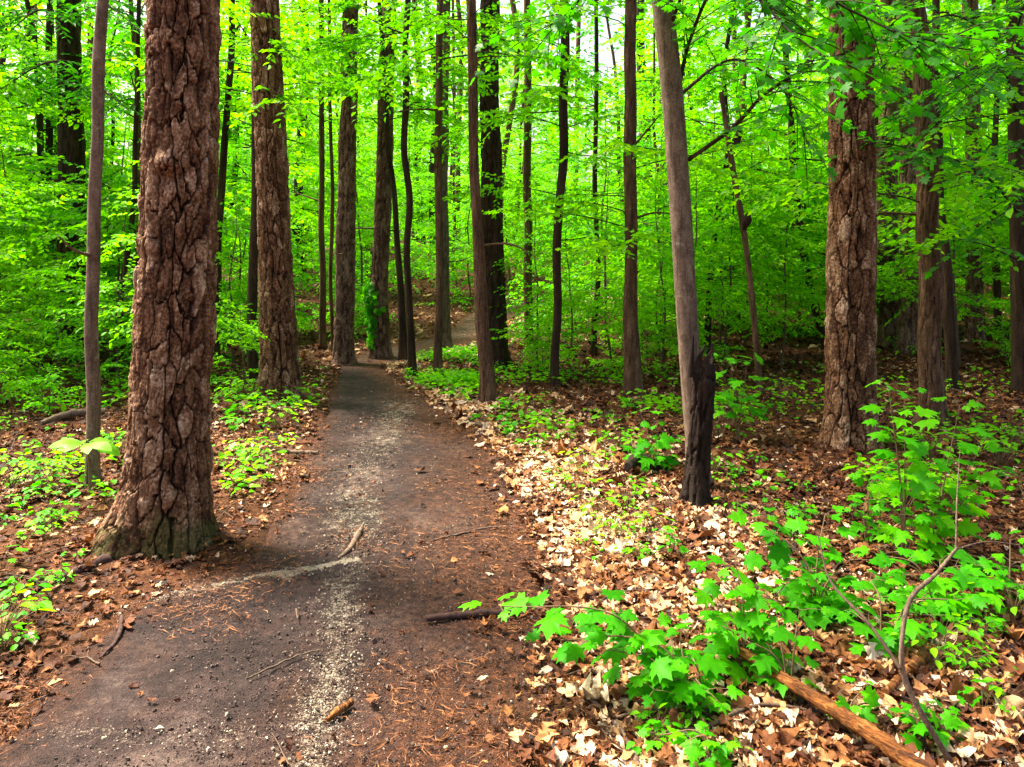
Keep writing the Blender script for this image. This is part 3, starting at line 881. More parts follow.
# low leafy side branches on the slimmer trees
rs = np.random.default_rng(808)
for o in [o for o in bpy.data.objects if o.parent is None and o.name.startswith("hardwood_tree") and o.location[1] > 6]:
    lv = Leaves(); tm = next(c for c in o.children if c.name.startswith("trunk")).data
    co = np.array([v.co for v in tm.vertices])
    for j in range(int(rs.integers(8, 14))):
        z = rs.uniform(2.9 if abs(512 + FPX * o.location[0] / o.location[1] - 370) < 170 else 1.4, CH + .3 * o.location[1]); near = co[np.abs(co[:, 2] - z) < .12]
        geo = Geo(); branch(geo, lv, rs, near.mean(0), rs.uniform(0, 6.28), rs.uniform(.6, 1.7), rs.uniform(-.05, .4), .007, .075, .04, .11)
        link("branch", geo.mesh("branch", M['dark_bark']), o)
    link("foliage", lv.mesh("foliage", simple_leaf(.31), M['leaf'], rs), o)

# ------------------------------------------------------------------ the understorey
G_T, G_S, G_H = "young leafy trees filling the understorey", "leafy saplings under the trees", "low leafy shrubs on the forest floor"
LAB_T = {'l': "young tree with tiers of bright leaves in the woods left of the path", 'r': "young tree with tiers of bright leaves in the woods right of the path", 'm': "young tree with pale sunlit tiers of leaves beyond the path's bend"}
LAB_S = {'l': "leafy sapling among the trunks left of the path", 'r': "leafy sapling among the trunks right of the path", 'm': "leafy sapling beyond the path's bend"}
LAB_H = {'l': "low leafy shrub on the ground left of the path", 'r': "low leafy shrub on the ground right of the path", 'm': "low leafy shrub beyond the path's bend"}
protoT = [young_tree("young_tree", LAB_T['m'], "young tree", G_T, 100 + i, H, r0, h0, nb, bl, (.085, .10, .092, .08, .11)[i], .043, .12, M['leaf_mid'] if i == 1 else M['leaf_sunlit'] if i in (2, 4) else M['leaf'], M['brown_bark'] if i % 2 else M['dark_bark'])
          for i, (H, r0, h0, nb, bl) in enumerate(((9.5, .05, 1.2, 46, 2.6), (8.0, .045, .8, 42, 2.4), (10.5, .06, 1.8, 46, 2.8), (7.0, .035, .6, 38, 2.1), (9.0, .045, 1.5, 44, 2.3)))]
protoS = [young_tree("sapling", LAB_S['m'], "sapling", G_S, 200 + i, H, r0, h0, nb, bl, .08, .042, .10, M['leaf_sunlit'] if i % 2 else M['leaf'], M['twig'])
          for i, (H, r0, h0, nb, bl) in enumerate(((4.2, .02, .5, 30, 1.5), (3.2, .016, .4, 26, 1.25), (5.0, .024, .7, 34, 1.6), (3.6, .018, .9, 22, 1.5)))]
protoH = [young_tree("shrub", LAB_H['m'], "shrub", G_H, 300 + i, H, .009, .06, nb, bl, .06, .035, .08, M['leaf'], M['twig'], profile=lambda f: 1 - .5 * f, rise=.6)
          for i, (H, nb, bl) in enumerate(((1.1, 18, .75), (.8, 16, .6), (1.5, 22, .9)))]
used = set()


def side(x, y):
    px = 512 + x / y * FPX
    if y > 11 and 300 < px < 640: return 'm'
    return 'l' if path_dist(np.array([x]), np.array([y]))[0] < 0 or px < 340 else 'r'


def plant(protos, i, x, y, s, rz, labs, group, tilt=(0, 0)):
    pr = protos[i % len(protos)]
    loc = (x, y, gz(x, y) - .01)
    lab = labs[side(x, y)]
    if pr.name not in used:
        used.add(pr.name); pr.location = loc; pr.rotation_euler = (tilt[0], tilt[1], rz); pr.scale = (s, s, s); pr["label"] = lab
        return pr
    return copy_thing(pr, loc, rz, s, lab, group, tilt)


def clear_of(x, y, dmin):
    return all((x - a)**2 + (y - b)**2 > dmin * dmin for a, b in TRUNK_SPOTS)


def scatter(n, ylo, yhi, seed, pxlo=-120, pxhi=1144, ok=None, mind=1.0, pmin=1.6, power=1.0):
    r = np.random.default_rng(seed); out = []; tries = 0
    while len(out) < n and tries < n * 60:
        tries += 1
        y = ylo + (yhi - ylo) * r.random()**power; px = r.uniform(pxlo, pxhi); x = (px - 512) / FPX * y
        if abs(path_dist(np.array([x]), np.array([y]))[0]) < pmin: continue
        if not clear_of(x, y, .35): continue
        if ok and not ok(x, y, px): continue
        if any((x - a)**2 + (y - b)**2 < mind * mind for a, b in out): continue
        out.append((x, y))
    return out


r = np.random.default_rng(77)
for i, (x, y) in enumerate(scatter(76, 13, 42, 1, mind=1.5, ok=lambda x, y, px: not (330 < px < 640 and y < 24 and int(px) % 3))):
    plant(protoT, i, x, y, r.uniform(.8, 1.15), r.uniform(0, 6.28), LAB_T, G_T)
# nearer young trees at the two sides
for i, (x, y) in enumerate(scatter(10, 8.5, 14, 2, -160, 165, mind=1.1)): plant(protoT, i, x, y, r.uniform(.75, 1.0), r.uniform(0, 6.28), LAB_T, G_T)
for i, (x, y) in enumerate(scatter(12, 10.5, 14, 3, 560, 1180, mind=1.2)): plant(protoT, i, x, y, r.uniform(.75, 1.0), r.uniform(0, 6.28), LAB_T, G_T)
for i, (x, y) in enumerate(scatter(100, 12.5, 32, 4, mind=.8)): plant(protoS, i, x, y, r.uniform(.8, 1.15), r.uniform(0, 6.28), LAB_S, G_S)
for i, (x, y) in enumerate(scatter(14, 7.0, 12.5, 5, -150, 150, mind=.8)): plant(protoS, i, x, y, r.uniform(.65, 1.0), r.uniform(0, 6.28), LAB_S, G_S)
for i, (x, y) in enumerate(scatter(16, 9.5, 12.5, 6, 530, 1150, mind=.9)): plant(protoS, i, x, y, r.uniform(.65, 1.0), r.uniform(0, 6.28), LAB_S, G_S)
for i, (x, y) in enumerate(scatter(120, 11.5, 30, 7, mind=.6)): plant(protoH, i, x, y, r.uniform(.7, 1.2), r.uniform(0, 6.28), LAB_H, G_H)
for i, (x, y) in enumerate(scatter(17, 6.0, 11.5, 8, -140, 250, mind=.5)): plant(protoH, i, x, y, r.uniform(.45, .9), r.uniform(0, 6.28), LAB_H, G_H)
for i, (x, y) in enumerate(scatter(16, 8.6, 11.5, 9, 500, 1150, mind=.5, ok=lambda x, y, px: px < 700 or px > 1000)): plant(protoH, i, x, y, r.uniform(.4, .8), r.uniform(0, 6.28), LAB_H, G_H)

for px, py, k_, s_ in ((572, 376, 1, .62), (612, 372, 3, .7), (540, 372, 0, .5), (664, 374, 1, .75), (700, 380, 2, .5), (725, 366, 3, .8), (780, 368, 0, .6), (236, 372, 3, .6)):
    q = at(px, py); plant(protoS, k_, q[0], q[1], s_, px * 1.3, LAB_S, G_S)

# distant bare stems
G_F = "distant trunks in the woods"
LAB_F = {'l': "distant dark trunk among leaves in the woods left of the path", 'r': "distant dark trunk among leaves in the woods right of the path", 'm': "distant dark trunk beyond the path's bend"}
protoF = []
for i in range(4):
    t = thing("tall_tree", LAB_F['m'], "tree", (0, 0, 0), G_F)
    rr = np.random.default_rng(400 + i); H = 16
    pts = np.array([[0, 0, -.2], [rr.normal() * .1, 0, 3], [rr.normal() * .25, rr.normal() * .2, 7], [rr.normal() * .4, rr.normal() * .3, 12], [rr.normal() * .5, 0, H]])
    r0 = (.10, .14, .08, .17)[i]
    V, F, rnd, crk = trunk_arrays(pts, [r0 * 1.1, r0, r0 * .9, r0 * .75, r0 * .4], 24, heights(12, .12, H), None, (.3, .15), 90 + i)
    link("trunk", make_mesh("trunk", V, F, (M['brown_bark'], M['dark_bark'])[i % 2], {"rnd": rnd, "crk": crk}), t)
    link("crown", CAN_BROAD[i % 2], t, (pts[-1][0], pts[-1][1], H - 3.2))
    protoF.append(t)
for i, (x, y) in enumerate(scatter(44, 13, 44, 10, mind=1.0, power=.8)): plant(protoF, i, x, y, r.uniform(.75, 1.2), r.uniform(0, 6.28), LAB_F, G_F)

# the far wood, one mass of leaves
rr = np.random.default_rng(500)
nc = 3600
yy = rr.uniform(43, 62, nc); xx = rr.uniform(-.85, .85, nc) * yy; zc = rr.random(nc)**1.15 * 17 + ground_z(xx, yy)
gap = fbm(xx / 5 + 20, zc / 3, 505, 3); keep = gap > np.interp(zc, [0, 6, 17], [.1, .40, .62])
c = np.stack([xx, yy, zc], 1)[keep]; per = 34
pos = np.repeat(c, per, 0) + rr.normal(size=(len(c) * per, 3)) * np.array([1.0, 1.0, .35])
n = len(pos)
V, F, a = instance(simple_leaf(.36), pos, rr.normal(size=(n, 3)) * np.array([1, 1, .4]), np.array([0, 0, 1.]) + rr.normal(size=(n, 3)) * .45, .30 * rr.uniform(.6, 1.3, n), rr.random(n))
o = link("far_woods", make_mesh("far_woods", V, F, M['leaf_sunlit'], {"rnd": a})); o["kind"] = "stuff"

# ------------------------------------------------------------------ overhanging maple boughs near the camera
def bough(geo, lv, r, pts, rad, leaf, ntw, tl=(.2, .6), gap=.055, sub=True, start=.15, dr=.15):
    line = smooth_line(pts, 26)
    tube(geo, line, rad, 6, .5, .08, 3)
    for j in range(ntw):
        t = start + (1 - start) * (j + r.random()) / ntw
        i = min(int(t * 25), 24); q = line[i]; T = unit(line[i + 1] - line[i])
        sd = unit(np.cross(T, [0, 0, 1])) * (1 if j % 2 else -1)
        d = unit(T * .6 + sd * r.uniform(.4, 1) + np.array([0, 0, r.uniform(-.25, .25)]))
        L = r.uniform(*tl)
        ln = q + np.linspace(0, 1, 5)[:, None] * L * d + np.array([0, 0, -1.]) * (np.linspace(0, 1, 5)[:, None]**2) * L * .2
        tube(geo, ln, [.004, .0015], 4, .5, cap=False)
        put_leaves(lv, ln, r, leaf, gap, start=.2, tilt=.35, droop=.2)
    put_leaves(lv, line[-8:], r, leaf, gap, start=.1, tilt=.35, droop=.2)


MAPLE = maple_leaf()
r = np.random.default_rng(31)
# boughs of the leaning grey tree
lv = Leaves()
L = lambda t, lst: [P(px, py, d) - np.array(t.location) for px, py, d in lst]
geo = Geo(); bough(geo, lv, r, L(treeD, [(688, 160, dD), (730, 130, dD - .1), (770, 90, dD - .3), (800, 72, dD - .4), (850, 50, dD - .6), (900, 20, dD - .7)]), [.014, .01, .006], .066, 22); link("branch", geo.mesh("branch", M['dark_bark']), treeD)
geo = Geo(); bough(geo, lv, r, L(treeD, [(675, 110, dD), (690, 40, dD), (720, -20, dD - .2), (780, -30, dD - .5), (860, -10, dD - .7)]), [.014, .009, .005], .066, 36); link("branch", geo.mesh("branch", M['dark_bark']), treeD)
geo = Geo(); bough(geo, lv, r, L(treeD, [(668, 30, dD), (700, -40, dD - .3), (760, 0, dD - .8), (800, 40, dD - 1.1), (830, 60, dD - 1.2)]), [.012, .008, .004], .066, 32); link("branch", geo.mesh("branch", M['dark_bark']), treeD)
geo = Geo(); bough(geo, lv, r, L(treeD, [(664, 10, dD), (640, -40, dD - .1), (600, -20, dD - .2), (570, 10, dD - .2), (545, 30, dD - .1)]), [.012, .007, .003], .064, 22); link("branch", geo.mesh("branch", M['dark_bark']), treeD)
geo = Geo(); bough(geo, lv, r, L(treeD, [(672, 100, dD), (740, 60, dD + .3), (790, 100, dD + .5), (810, 150, dD + .5)]), [.012, .007, .003], .066, 22); link("branch", geo.mesh("branch", M['dark_bark']), treeD)
geo = Geo(); bough(geo, lv, r, L(treeD, [(664, -10, dD), (740, -60, dD - .6), (850, 10, dD - 1.0), (930, 40, dD - 1.0), (985, 30, dD - 1.0)]), [.012, .007, .003], .066, 32); link("branch", geo.mesh("branch", M['dark_bark']), treeD)
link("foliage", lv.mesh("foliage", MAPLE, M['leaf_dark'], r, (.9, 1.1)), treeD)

# dark tree at the picture's right edge with long drooping boughs
bR = at(1022, 394)
treeR = tall_tree("maple_tree", "dark trunk cut by the picture's right edge, with long drooping leafy boughs", "tree", bR,
          [(1022, 396), (1019, 250), (1016, 120), (1014, 0)], bR[1], [18, 16, 15, 14], M['dark_bark'], None, H=11, nseg=24, step=.06, flare=(.3, .1), seed=71)
dR = bR[1]
lv = Leaves()
geo = Geo(); bough(geo, lv, r, L(treeR, [(1018, 212, dR), (990, 180, dR - .8), (955, 160, dR - 1.5), (915, 150, dR - 2), (865, 138, dR - 2.2)]), [.016, .01, .004], .068, 34); link("branch", geo.mesh("branch", M['dark_bark']), treeR)
geo = Geo(); bough(geo, lv, r, L(treeR, [(1015, 60, dR), (985, 30, dR - .8), (950, 15, dR - 1.3), (915, 35, dR - 1.8), (870, 80, dR - 2)]), [.016, .01, .004], .068, 36); link("branch", geo.mesh("branch", M['dark_bark']), treeR)
geo = Geo(); bough(geo, lv, r, L(treeR, [(1016, 110, dR), (1000, 70, dR - 1), (960, 75, dR - 1.6), (920, 110, dR - 1.9), (890, 120, dR - 2)]), [.014, .008, .003], .068, 36); link("branch", geo.mesh("branch", M['dark_bark']), treeR)
geo = Geo(); bough(geo, lv, r, L(treeR, [(1014, 10, dR), (990, -40, dR - 1), (940, -20, dR - 2), (900, 10, dR - 2.4), (850, 15, dR - 2.6)]), [.014, .008, .003], .068, 36); link("branch", geo.mesh("branch", M['dark_bark']), treeR)
geo = Geo(); bough(geo, lv, r, L(treeR, [(1016, 30, dR), (1030, -10, dR - 1.2), (1010, 50, dR - 2.0), (980, 90, dR - 2.4), (960, 110, dR - 2.5)]), [.014, .008, .003], .066, 34); link("branch", geo.mesh("branch", M['dark_bark']), treeR)
geo = Geo(); bough(geo, lv, r, L(treeR, [(1018, 150, dR), (1030, 140, dR - 1.0), (1020, 190, dR - 1.8), (1000, 220, dR - 2.0)]), [.012, .008, .003], .066, 24); link("branch", geo.mesh("branch", M['dark_bark']), treeR)
geo = Geo(); bough(geo, lv, r, L(treeR, [(1018, 260, dR), (985, 245, dR - .6), (950, 238, dR - 1.0), (905, 236, dR - 1.2)]), [.010, .006, .003], .08, 8); link("branch", geo.mesh("branch", M['dark_bark']), treeR)
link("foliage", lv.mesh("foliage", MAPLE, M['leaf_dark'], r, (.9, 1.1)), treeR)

# shaded evergreen boughs at the top left belong to the broad dark trunk there
treeL = next(o for o in bpy.data.objects if o.get("label", "").startswith("broad dark trunk"))
dL = treeL.location[1]
lv = Leaves()
for (a_, b_, c_) in (((70, 20), (40, 10), (5, 35)), ((70, 60), (40, 65), (0, 90)), ((70, -10), (100, 0), (140, 30)), ((70, -30), (20, -30), (-20, 0)), ((70, 90), (100, 90), (128, 110))):
    geo = Geo(); bough(geo, lv, r, L(treeL, [(*a_, dL), (*b_, dL - .7), (*c_, dL - 1.3)]), [.02, .012, .004], .10, 18, (.3, .8), .05); link("branch", geo.mesh("branch", M['dark_bark']), treeL)
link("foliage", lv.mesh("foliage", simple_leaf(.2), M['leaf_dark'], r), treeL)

# ivy on the second pinkish trunk
tI = next(o for o in bpy.data.objects if o.get("label", "").startswith("pinkish grey trunk with ivy"))
bI = np.array(tI.location); n = 200; rr = np.random.default_rng(9)
zz = rr.uniform(.15, 1.0, n); aa = rr.normal(3.5, .55, n); rad_ = .13 + .05 * rr.random(n) + .08 * np.exp(-((zz - .85) / .3)**2) * rr.random(n)
pos = bI + np.stack([np.cos(aa) * rad_ + 0.0, np.sin(aa) * rad_, zz], 1)
out = np.stack([np.cos(aa), np.sin(aa), 0 * aa + .4], 1)
V, F, a = instance(maple_leaf(.1), pos, np.stack([rr.normal(size=n) * .5, rr.normal(size=n) * .5, -np.ones(n)], 1), out + rr.normal(size=(n, 3)) * .3, .075 * rr.uniform(.6, 1.2, n), rr.random(n))
iv = thing("ivy_vine", "dark green ivy climbing the left side of a pinkish grey trunk", "ivy", bI)
link("foliage", make_mesh("foliage", V - bI, F, M['leaf_dark'], {"rnd": a}), iv)
geo = Geo(); zz = np.linspace(-.05, 1.5, 20); tube(geo, np.stack([-.125 + .02 * np.sin(zz * 6), -.06 + .02 * np.cos(zz * 5), zz], 1), [.012, .005], 5, .5)
link("stem", geo.mesh("stem", M['twig']), iv)

# ------------------------------------------------------------------ maple seedlings and other plants in front
def maple_plant(label, base_px, tips, seed, leaf=.085, group=None, mat='maple', tmpl=None, pair_gap=.085, start=.35, name="maple_seedling", cat="maple seedling", arch=.12):
    """tips: (px, py, distance offset) of the shoots; opposite pairs of long-stalked leaves along each shoot"""
    r = np.random.default_rng(seed); b = at(*base_px)
    t = thing(name, label, cat, b, group)
    geo = Geo(); P_, D_, U_, S_ = [], [], [], []
    for (px, py, dd) in tips:
        q = P(px, py, b[1] + dd) - b
        lat = np.array([q[0], q[1], 0])
        mid_ = q * .5 + np.array([0, 0, arch * np.linalg.norm(lat) + .04]) + r.normal(size=3) * .015
        line = smooth_line([np.array([r.normal() * .01, r.normal() * .01, -.03]), mid_ * np.array([.75, .75, 1]), q], 22)
        tube(geo, line, [.0045, .003, .0016], 5, .5)
        Ln = np.linalg.norm(np.diff(line, axis=0), axis=1).sum(); n = max(2, int(Ln * (1 - start) / pair_gap))
        az0 = r.uniform(0, 3.14)
        for j in range(n + 1):
            tpos = start + (1 - start) * j / n; i = min(int(tpos * 21), 20); c = line[i] if j < n else line[-1]
            T = unit(line[min(i + 1, 21)] - line[max(i - 1, 0)])
            k_ = 2 if j < n else 3
            for s_ in range(k_):
                az = (az0 + j * 1.57 * .6 + s_ * 2 * np.pi / k_ + r.normal() * .35)
                d = unit(np.array([np.cos(az), np.sin(az), .12]) + T * (.35 if abs(T[2]) < .7 else .05) + np.array([0, -.25, 0]))
                pl = r.uniform(.02, .06) * leaf / .085 * 1.2
                e = c + d * pl
                tube(geo, np.stack([c, c + d * pl * .5 + np.array([0, 0, .004]), e]), [.0013, .001], 3, .8, cap=False)
                P_.append(e); D_.append(d + np.array([0, 0, -.28 + r.normal() * .14])); U_.append(np.array([0, -.25, 1.]) + r.normal(size=3) * .33)
                S_.append(leaf * r.uniform(.5, 1.15) * (1 - .25 * (j == n)))
    link("stem", geo.mesh("stem", M['green_stem']), t)
    n = len(P_)
    V, F, a = instance(tmpl or MAPLE, np.array(P_), np.array(D_), np.array(U_), np.array(S_), r.random(n), wscale=r.uniform(.9, 1.12, n), curl=(r.normal(size=n) * .25, -np.abs(r.normal(size=n)) * .25, r.normal(size=n) * .3))
    link("foliage", make_mesh("foliage", V, F, M[mat], {"rnd": a}), t)
    return t


maple_plant("dense maple seedling nearest the path with a long arm of leaves reaching over it", (690, 705), [(500, 606, .05), (560, 640, .05), (610, 650, 0), (640, 632, .05), (655, 690, -.1), (690, 655, .05), (705, 690, -.12), (640, 680, 0), (680, 640, .1)], 1, .096, start=.3)
maple_plant("maple seedling between the fallen orange log and the seedling nearest the path", (790, 690), [(745, 640, .05), (775, 600, .15), (800, 610, .15)], 21, .085, start=.3)
maple_plant("maple seedling right behind the crooked pale stick's upper bend", (885, 655), [(850, 610, .1), (880, 600, .1), (905, 625, .1), (930, 615, .1), (955, 600, .15), (870, 580, .2)], 22, .09, start=.3)
maple_plant("leafy maple seedling in the thick of the green patch, left of the crooked pale stick", (745, 672), [(712, 592, .1), (735, 560, .15), (760, 600, .05), (700, 620, 0), (725, 625, 0), (790, 580, .2), (715, 570, .2)], 2, .096, start=.25)
maple_plant("maple seedling with dark shaded lower leaves behind the fallen orange log", (815, 620), [(755, 520, .15), (790, 545, .1), (825, 515, .2), (850, 560, .05), (800, 590, .0), (830, 600, 0), (770, 560, .2), (860, 590, .1)], 3, .096, start=.25)
maple_plant("maple seedling right of the crooked pale stick", (935, 612), [(880, 555, .1), (905, 575, 0), (940, 560, .2), (975, 565, .1), (1005, 590, 0), (985, 610, -.1), (920, 600, -.1), (890, 590, .1)], 4, .096, start=.25)
maple_plant("maple seedling at the picture's right edge, beyond the crooked stick", (1010, 600), [(1010, 540, .1), (1030, 560, 0), (985, 560, .1), (1020, 585, -.1)], 5, .08, start=.25)
maple_plant("tallest maple seedling, upright stems with spaced tiers of leaves before the mottled trunk", (935, 560), [(960, 405, .2), (985, 440, .15), (970, 490, 0), (945, 450, .1), (925, 500, .05), (905, 470, .1), (1000, 470, .1)], 6, .10, start=.3, arch=.02)
maple_plant("slender upright maple seedling with a crown of bright leaves right of the thick pine", (905, 560), [(888, 385, .1), (905, 392, .15), (893, 425, .1), (880, 500, .0), (915, 520, .0)], 7, .10, start=.5, arch=.02)
maple_plant("low maple seedling beyond the green patch, below the thick pine", (865, 540), [(870, 485, .1), (885, 465, .2), (855, 510, 0), (880, 520, 0)], 8, .075, start=.3)
maple_plant("small maple seedling beside the fallen orange log", (850, 735), [(862, 690, .05), (880, 705, .05)], 9, .055, start=.5)
maple_plant("small maple seedling at the foot of the crooked pale stick", (925, 742), [(910, 715, 0), (940, 705, .1), (950, 735, 0), (895, 735, .05)], 10, .06, start=.4)
maple_plant("maple seedling growing over a rotten stub between path and leaning grey trunk", (652, 470), [(640, 412, .1), (655, 425, 0), (668, 440, .1), (636, 445, 0), (660, 455, -.1)], 11, .10, start=.3)
maple_plant("maple seedling with two flat tiers of broad leaves right of the black stump", (737, 440), [(730, 358, .1), (748, 362, .0), (718, 362, .0), (722, 392, -.1), (742, 398, .1), (760, 405, 0)], 12, .13, start=.6, arch=.02)
maple_plant("tiny maple seedling among pale leaves in front of the black stump", (668, 560), [(662, 530, 0), (672, 540, .05)], 13, .045, start=.4)
maple_plant("small maple seedling in leaf litter below the thick straight pine", (790, 540), [(748, 512, .1), (770, 500, .1), (800, 510, 0)], 14, .06, start=.4)
maple_plant("low maple seedling at the bottom edge of the picture, in front of the fallen log", (715, 765), [(690, 740, 0), (705, 755, 0), (735, 745, 0), (660, 735, .05)], 15, .05, start=.3)
HICK = simple_leaf(.3, .05, .25)
b = at(90, 496); t = thing("hickory_seedling", "young hickory seedling with one whorl of large pale leaves before the slim grey pole", "seedling", b)
hub = P(86, 440, b[1] - .14) - b
geo = Geo(); tube(geo, smooth_line([(0, 0, -.03), hub * np.array([.3, .3, .6]), hub], 14), [.006, .004, .003], 6, .5); link("stem", geo.mesh("stem", M['green_stem']), t)
az = np.radians([188, 215, 255, 300, 340, 10, 60, 130]); n = len(az)
V, F, a = instance(litter_leaf([0, .08, .15, .22, .22, .13, 0], 7, .015), np.repeat(hub[None], n, 0) + np.stack([np.cos(az), np.sin(az), 0 * az], 1) * .02, np.stack([np.cos(az), np.sin(az), np.full(n, -.2) + r.normal(size=n) * .15], 1),
                   np.array([0, -.55, 1.]) + r.normal(size=(n, 3)) * .12, np.array([.19, .15, .14, .15, .17, .19, .15, .15]), r.random(n), curl=(np.full(n, -.5), np.full(n, -.45), r.normal(size=n) * .2))
link("foliage", make_mesh("foliage", V, F, M['pale_leaf'], {"rnd": a}), t)

# small seedlings strewn about: individual low plants
G_P = "small green seedlings on the forest floor"


def seedling_proto(seed, n, leaf, hgt, mat, tmpl):
    r = np.random.default_rng(seed); t = thing("seedling", "small green seedling on the forest floor", "seedling", (0, 0, 0), G_P)
    geo = Geo(); Pp, Dd, Uu = [], [], []
    for j in range(n):
        az = j * 2.4 + r.normal() * .3; rr_ = r.uniform(.3, 1) * hgt
        q = np.array([np.cos(az) * rr_, np.sin(az) * rr_, hgt * r.uniform(.5, 1.1)])
        tube(geo, smooth_line([(0, 0, -.02), q * np.array([.4, .4, .7]), q], 6), [.002, .001], 3, .5, cap=False)
        Pp.append(q); Dd.append([np.cos(az), np.sin(az), -.2]); Uu.append(np.array([0, 0, 1]) + r.normal(size=3) * .25)
    link("stem", geo.mesh("stem", M['green_stem']), t)
    V, F, a = instance(tmpl, np.array(Pp), np.array(Dd), np.array(Uu), leaf * r.uniform(.6, 1.2, n), r.random(n))
    link("foliage", make_mesh("foliage", V, F, mat, {"rnd": a}), t)
    return t


protoP = [seedling_proto(1, 9, .05, .07, M['maple'], simple_leaf(.36)), seedling_proto(2, 14, .045, .10, M['leaf'], simple_leaf(.33)),
          seedling_proto(3, 7, .06, .09, M['maple'], MAPLE), seedling_proto(4, 18, .035, .09, M['maple'], simple_leaf(.4)), seedling_proto(5, 22, .06, .18, M['leaf'], simple_leaf(.3))]
LAB_P = {'l': "small green seedling on the litter left of the path", 'r': "small green seedling on the litter right of the path", 'm': "small green seedling on the litter near the path's bend"}
r = np.random.default_rng(5)
spots = []
def area(n, x0, x1, y0, y1, s=(.7, 1.2)):
    for _ in range(n):
        px, py = r.uniform(x0, x1), r.uniform(y0, y1); q = at(px, py)
        pd_ = path_dist(q[:1], q[1:2])[0]
        if abs(pd_) < 1.12: continue
        spots.append((q[0], q[1], r.uniform(*s)))
area(24, -20, 75, 480, 600, (.5, 1.1)); area(22, 0, 140, 430, 500, (.5, 1.1)); area(11, 215, 300, 430, 500, (.5, .9)); area(14, 215, 320, 395, 430)
area(24, 470, 640, 405, 450, (.6, 1.2)); area(10, 540, 640, 450, 500, (.5, .9)); area(14, 580, 660, 500, 560, (.5, .9)); area(14, 700, 830, 460, 520, (.6, 1)); area(22, 880, 1024, 430, 520, (.8, 1.4))
area(12, 700, 790, 380, 440, (.9, 1.4)); area(8, 630, 700, 700, 767, (.5, .8)); area(14, 930, 1024, 600, 740, (.5, .9)); area(4, 0, 20, 600, 660)
for i, (x, y, s) in enumerate(spots):
    plant(protoP, int(r.integers(0, 5)), x, y, s, r.uniform(0, 6.28), LAB_P, G_P)

# green ground cover too dense to count
rr = np.random.default_rng(600); Ps = []
def cover(n, x0, x1, y0, y1):
    px = rr.uniform(x0, x1, n); py = rr.uniform(y0, y1, n); d = FPX * CH / (py - HZ); x = (px - 512) / FPX * d
    k_ = (np.abs(path_dist(x, d)) > 1.15) & (fbm(x * 1.3, d * 1.3, 601, 3) > .48)
    Ps.append(np.stack([x[k_], d[k_]], 1))
cover(380, -60, 330, 372, 425); cover(150, -60, 150, 430, 520); cover(800, 440, 700, 372, 425); cover(220, 640, 1080, 365, 430); cover(120, 500, 640, 425, 470); cover(700, 410, 480, 350, 392)
cover(60, 215, 310, 430, 500); cover(300, 860, 1060, 430, 520)
Q = np.vstack(Ps); Q = np.repeat(Q, 4, 0) + rr.normal(size=(len(Q) * 4, 2)) * .05; n = len(Q)
pos = np.c_[Q, surf_z(Q[:, 0], Q[:, 1]) + rr.uniform(.02, .13, n)]
V, F, a = instance(simple_leaf(.36), pos, rr.normal(size=(n, 3)) * np.array([1, 1, .2]), np.array([0, 0, 1.]) + rr.normal(size=(n, 3)) * .3, .05 * rr.uniform(.6, 1.4, n), rr.random(n))
o = link("ground_cover", make_mesh("ground_cover", V, F, M['leaf'], {"rnd": a})); o["kind"] = "stuff"

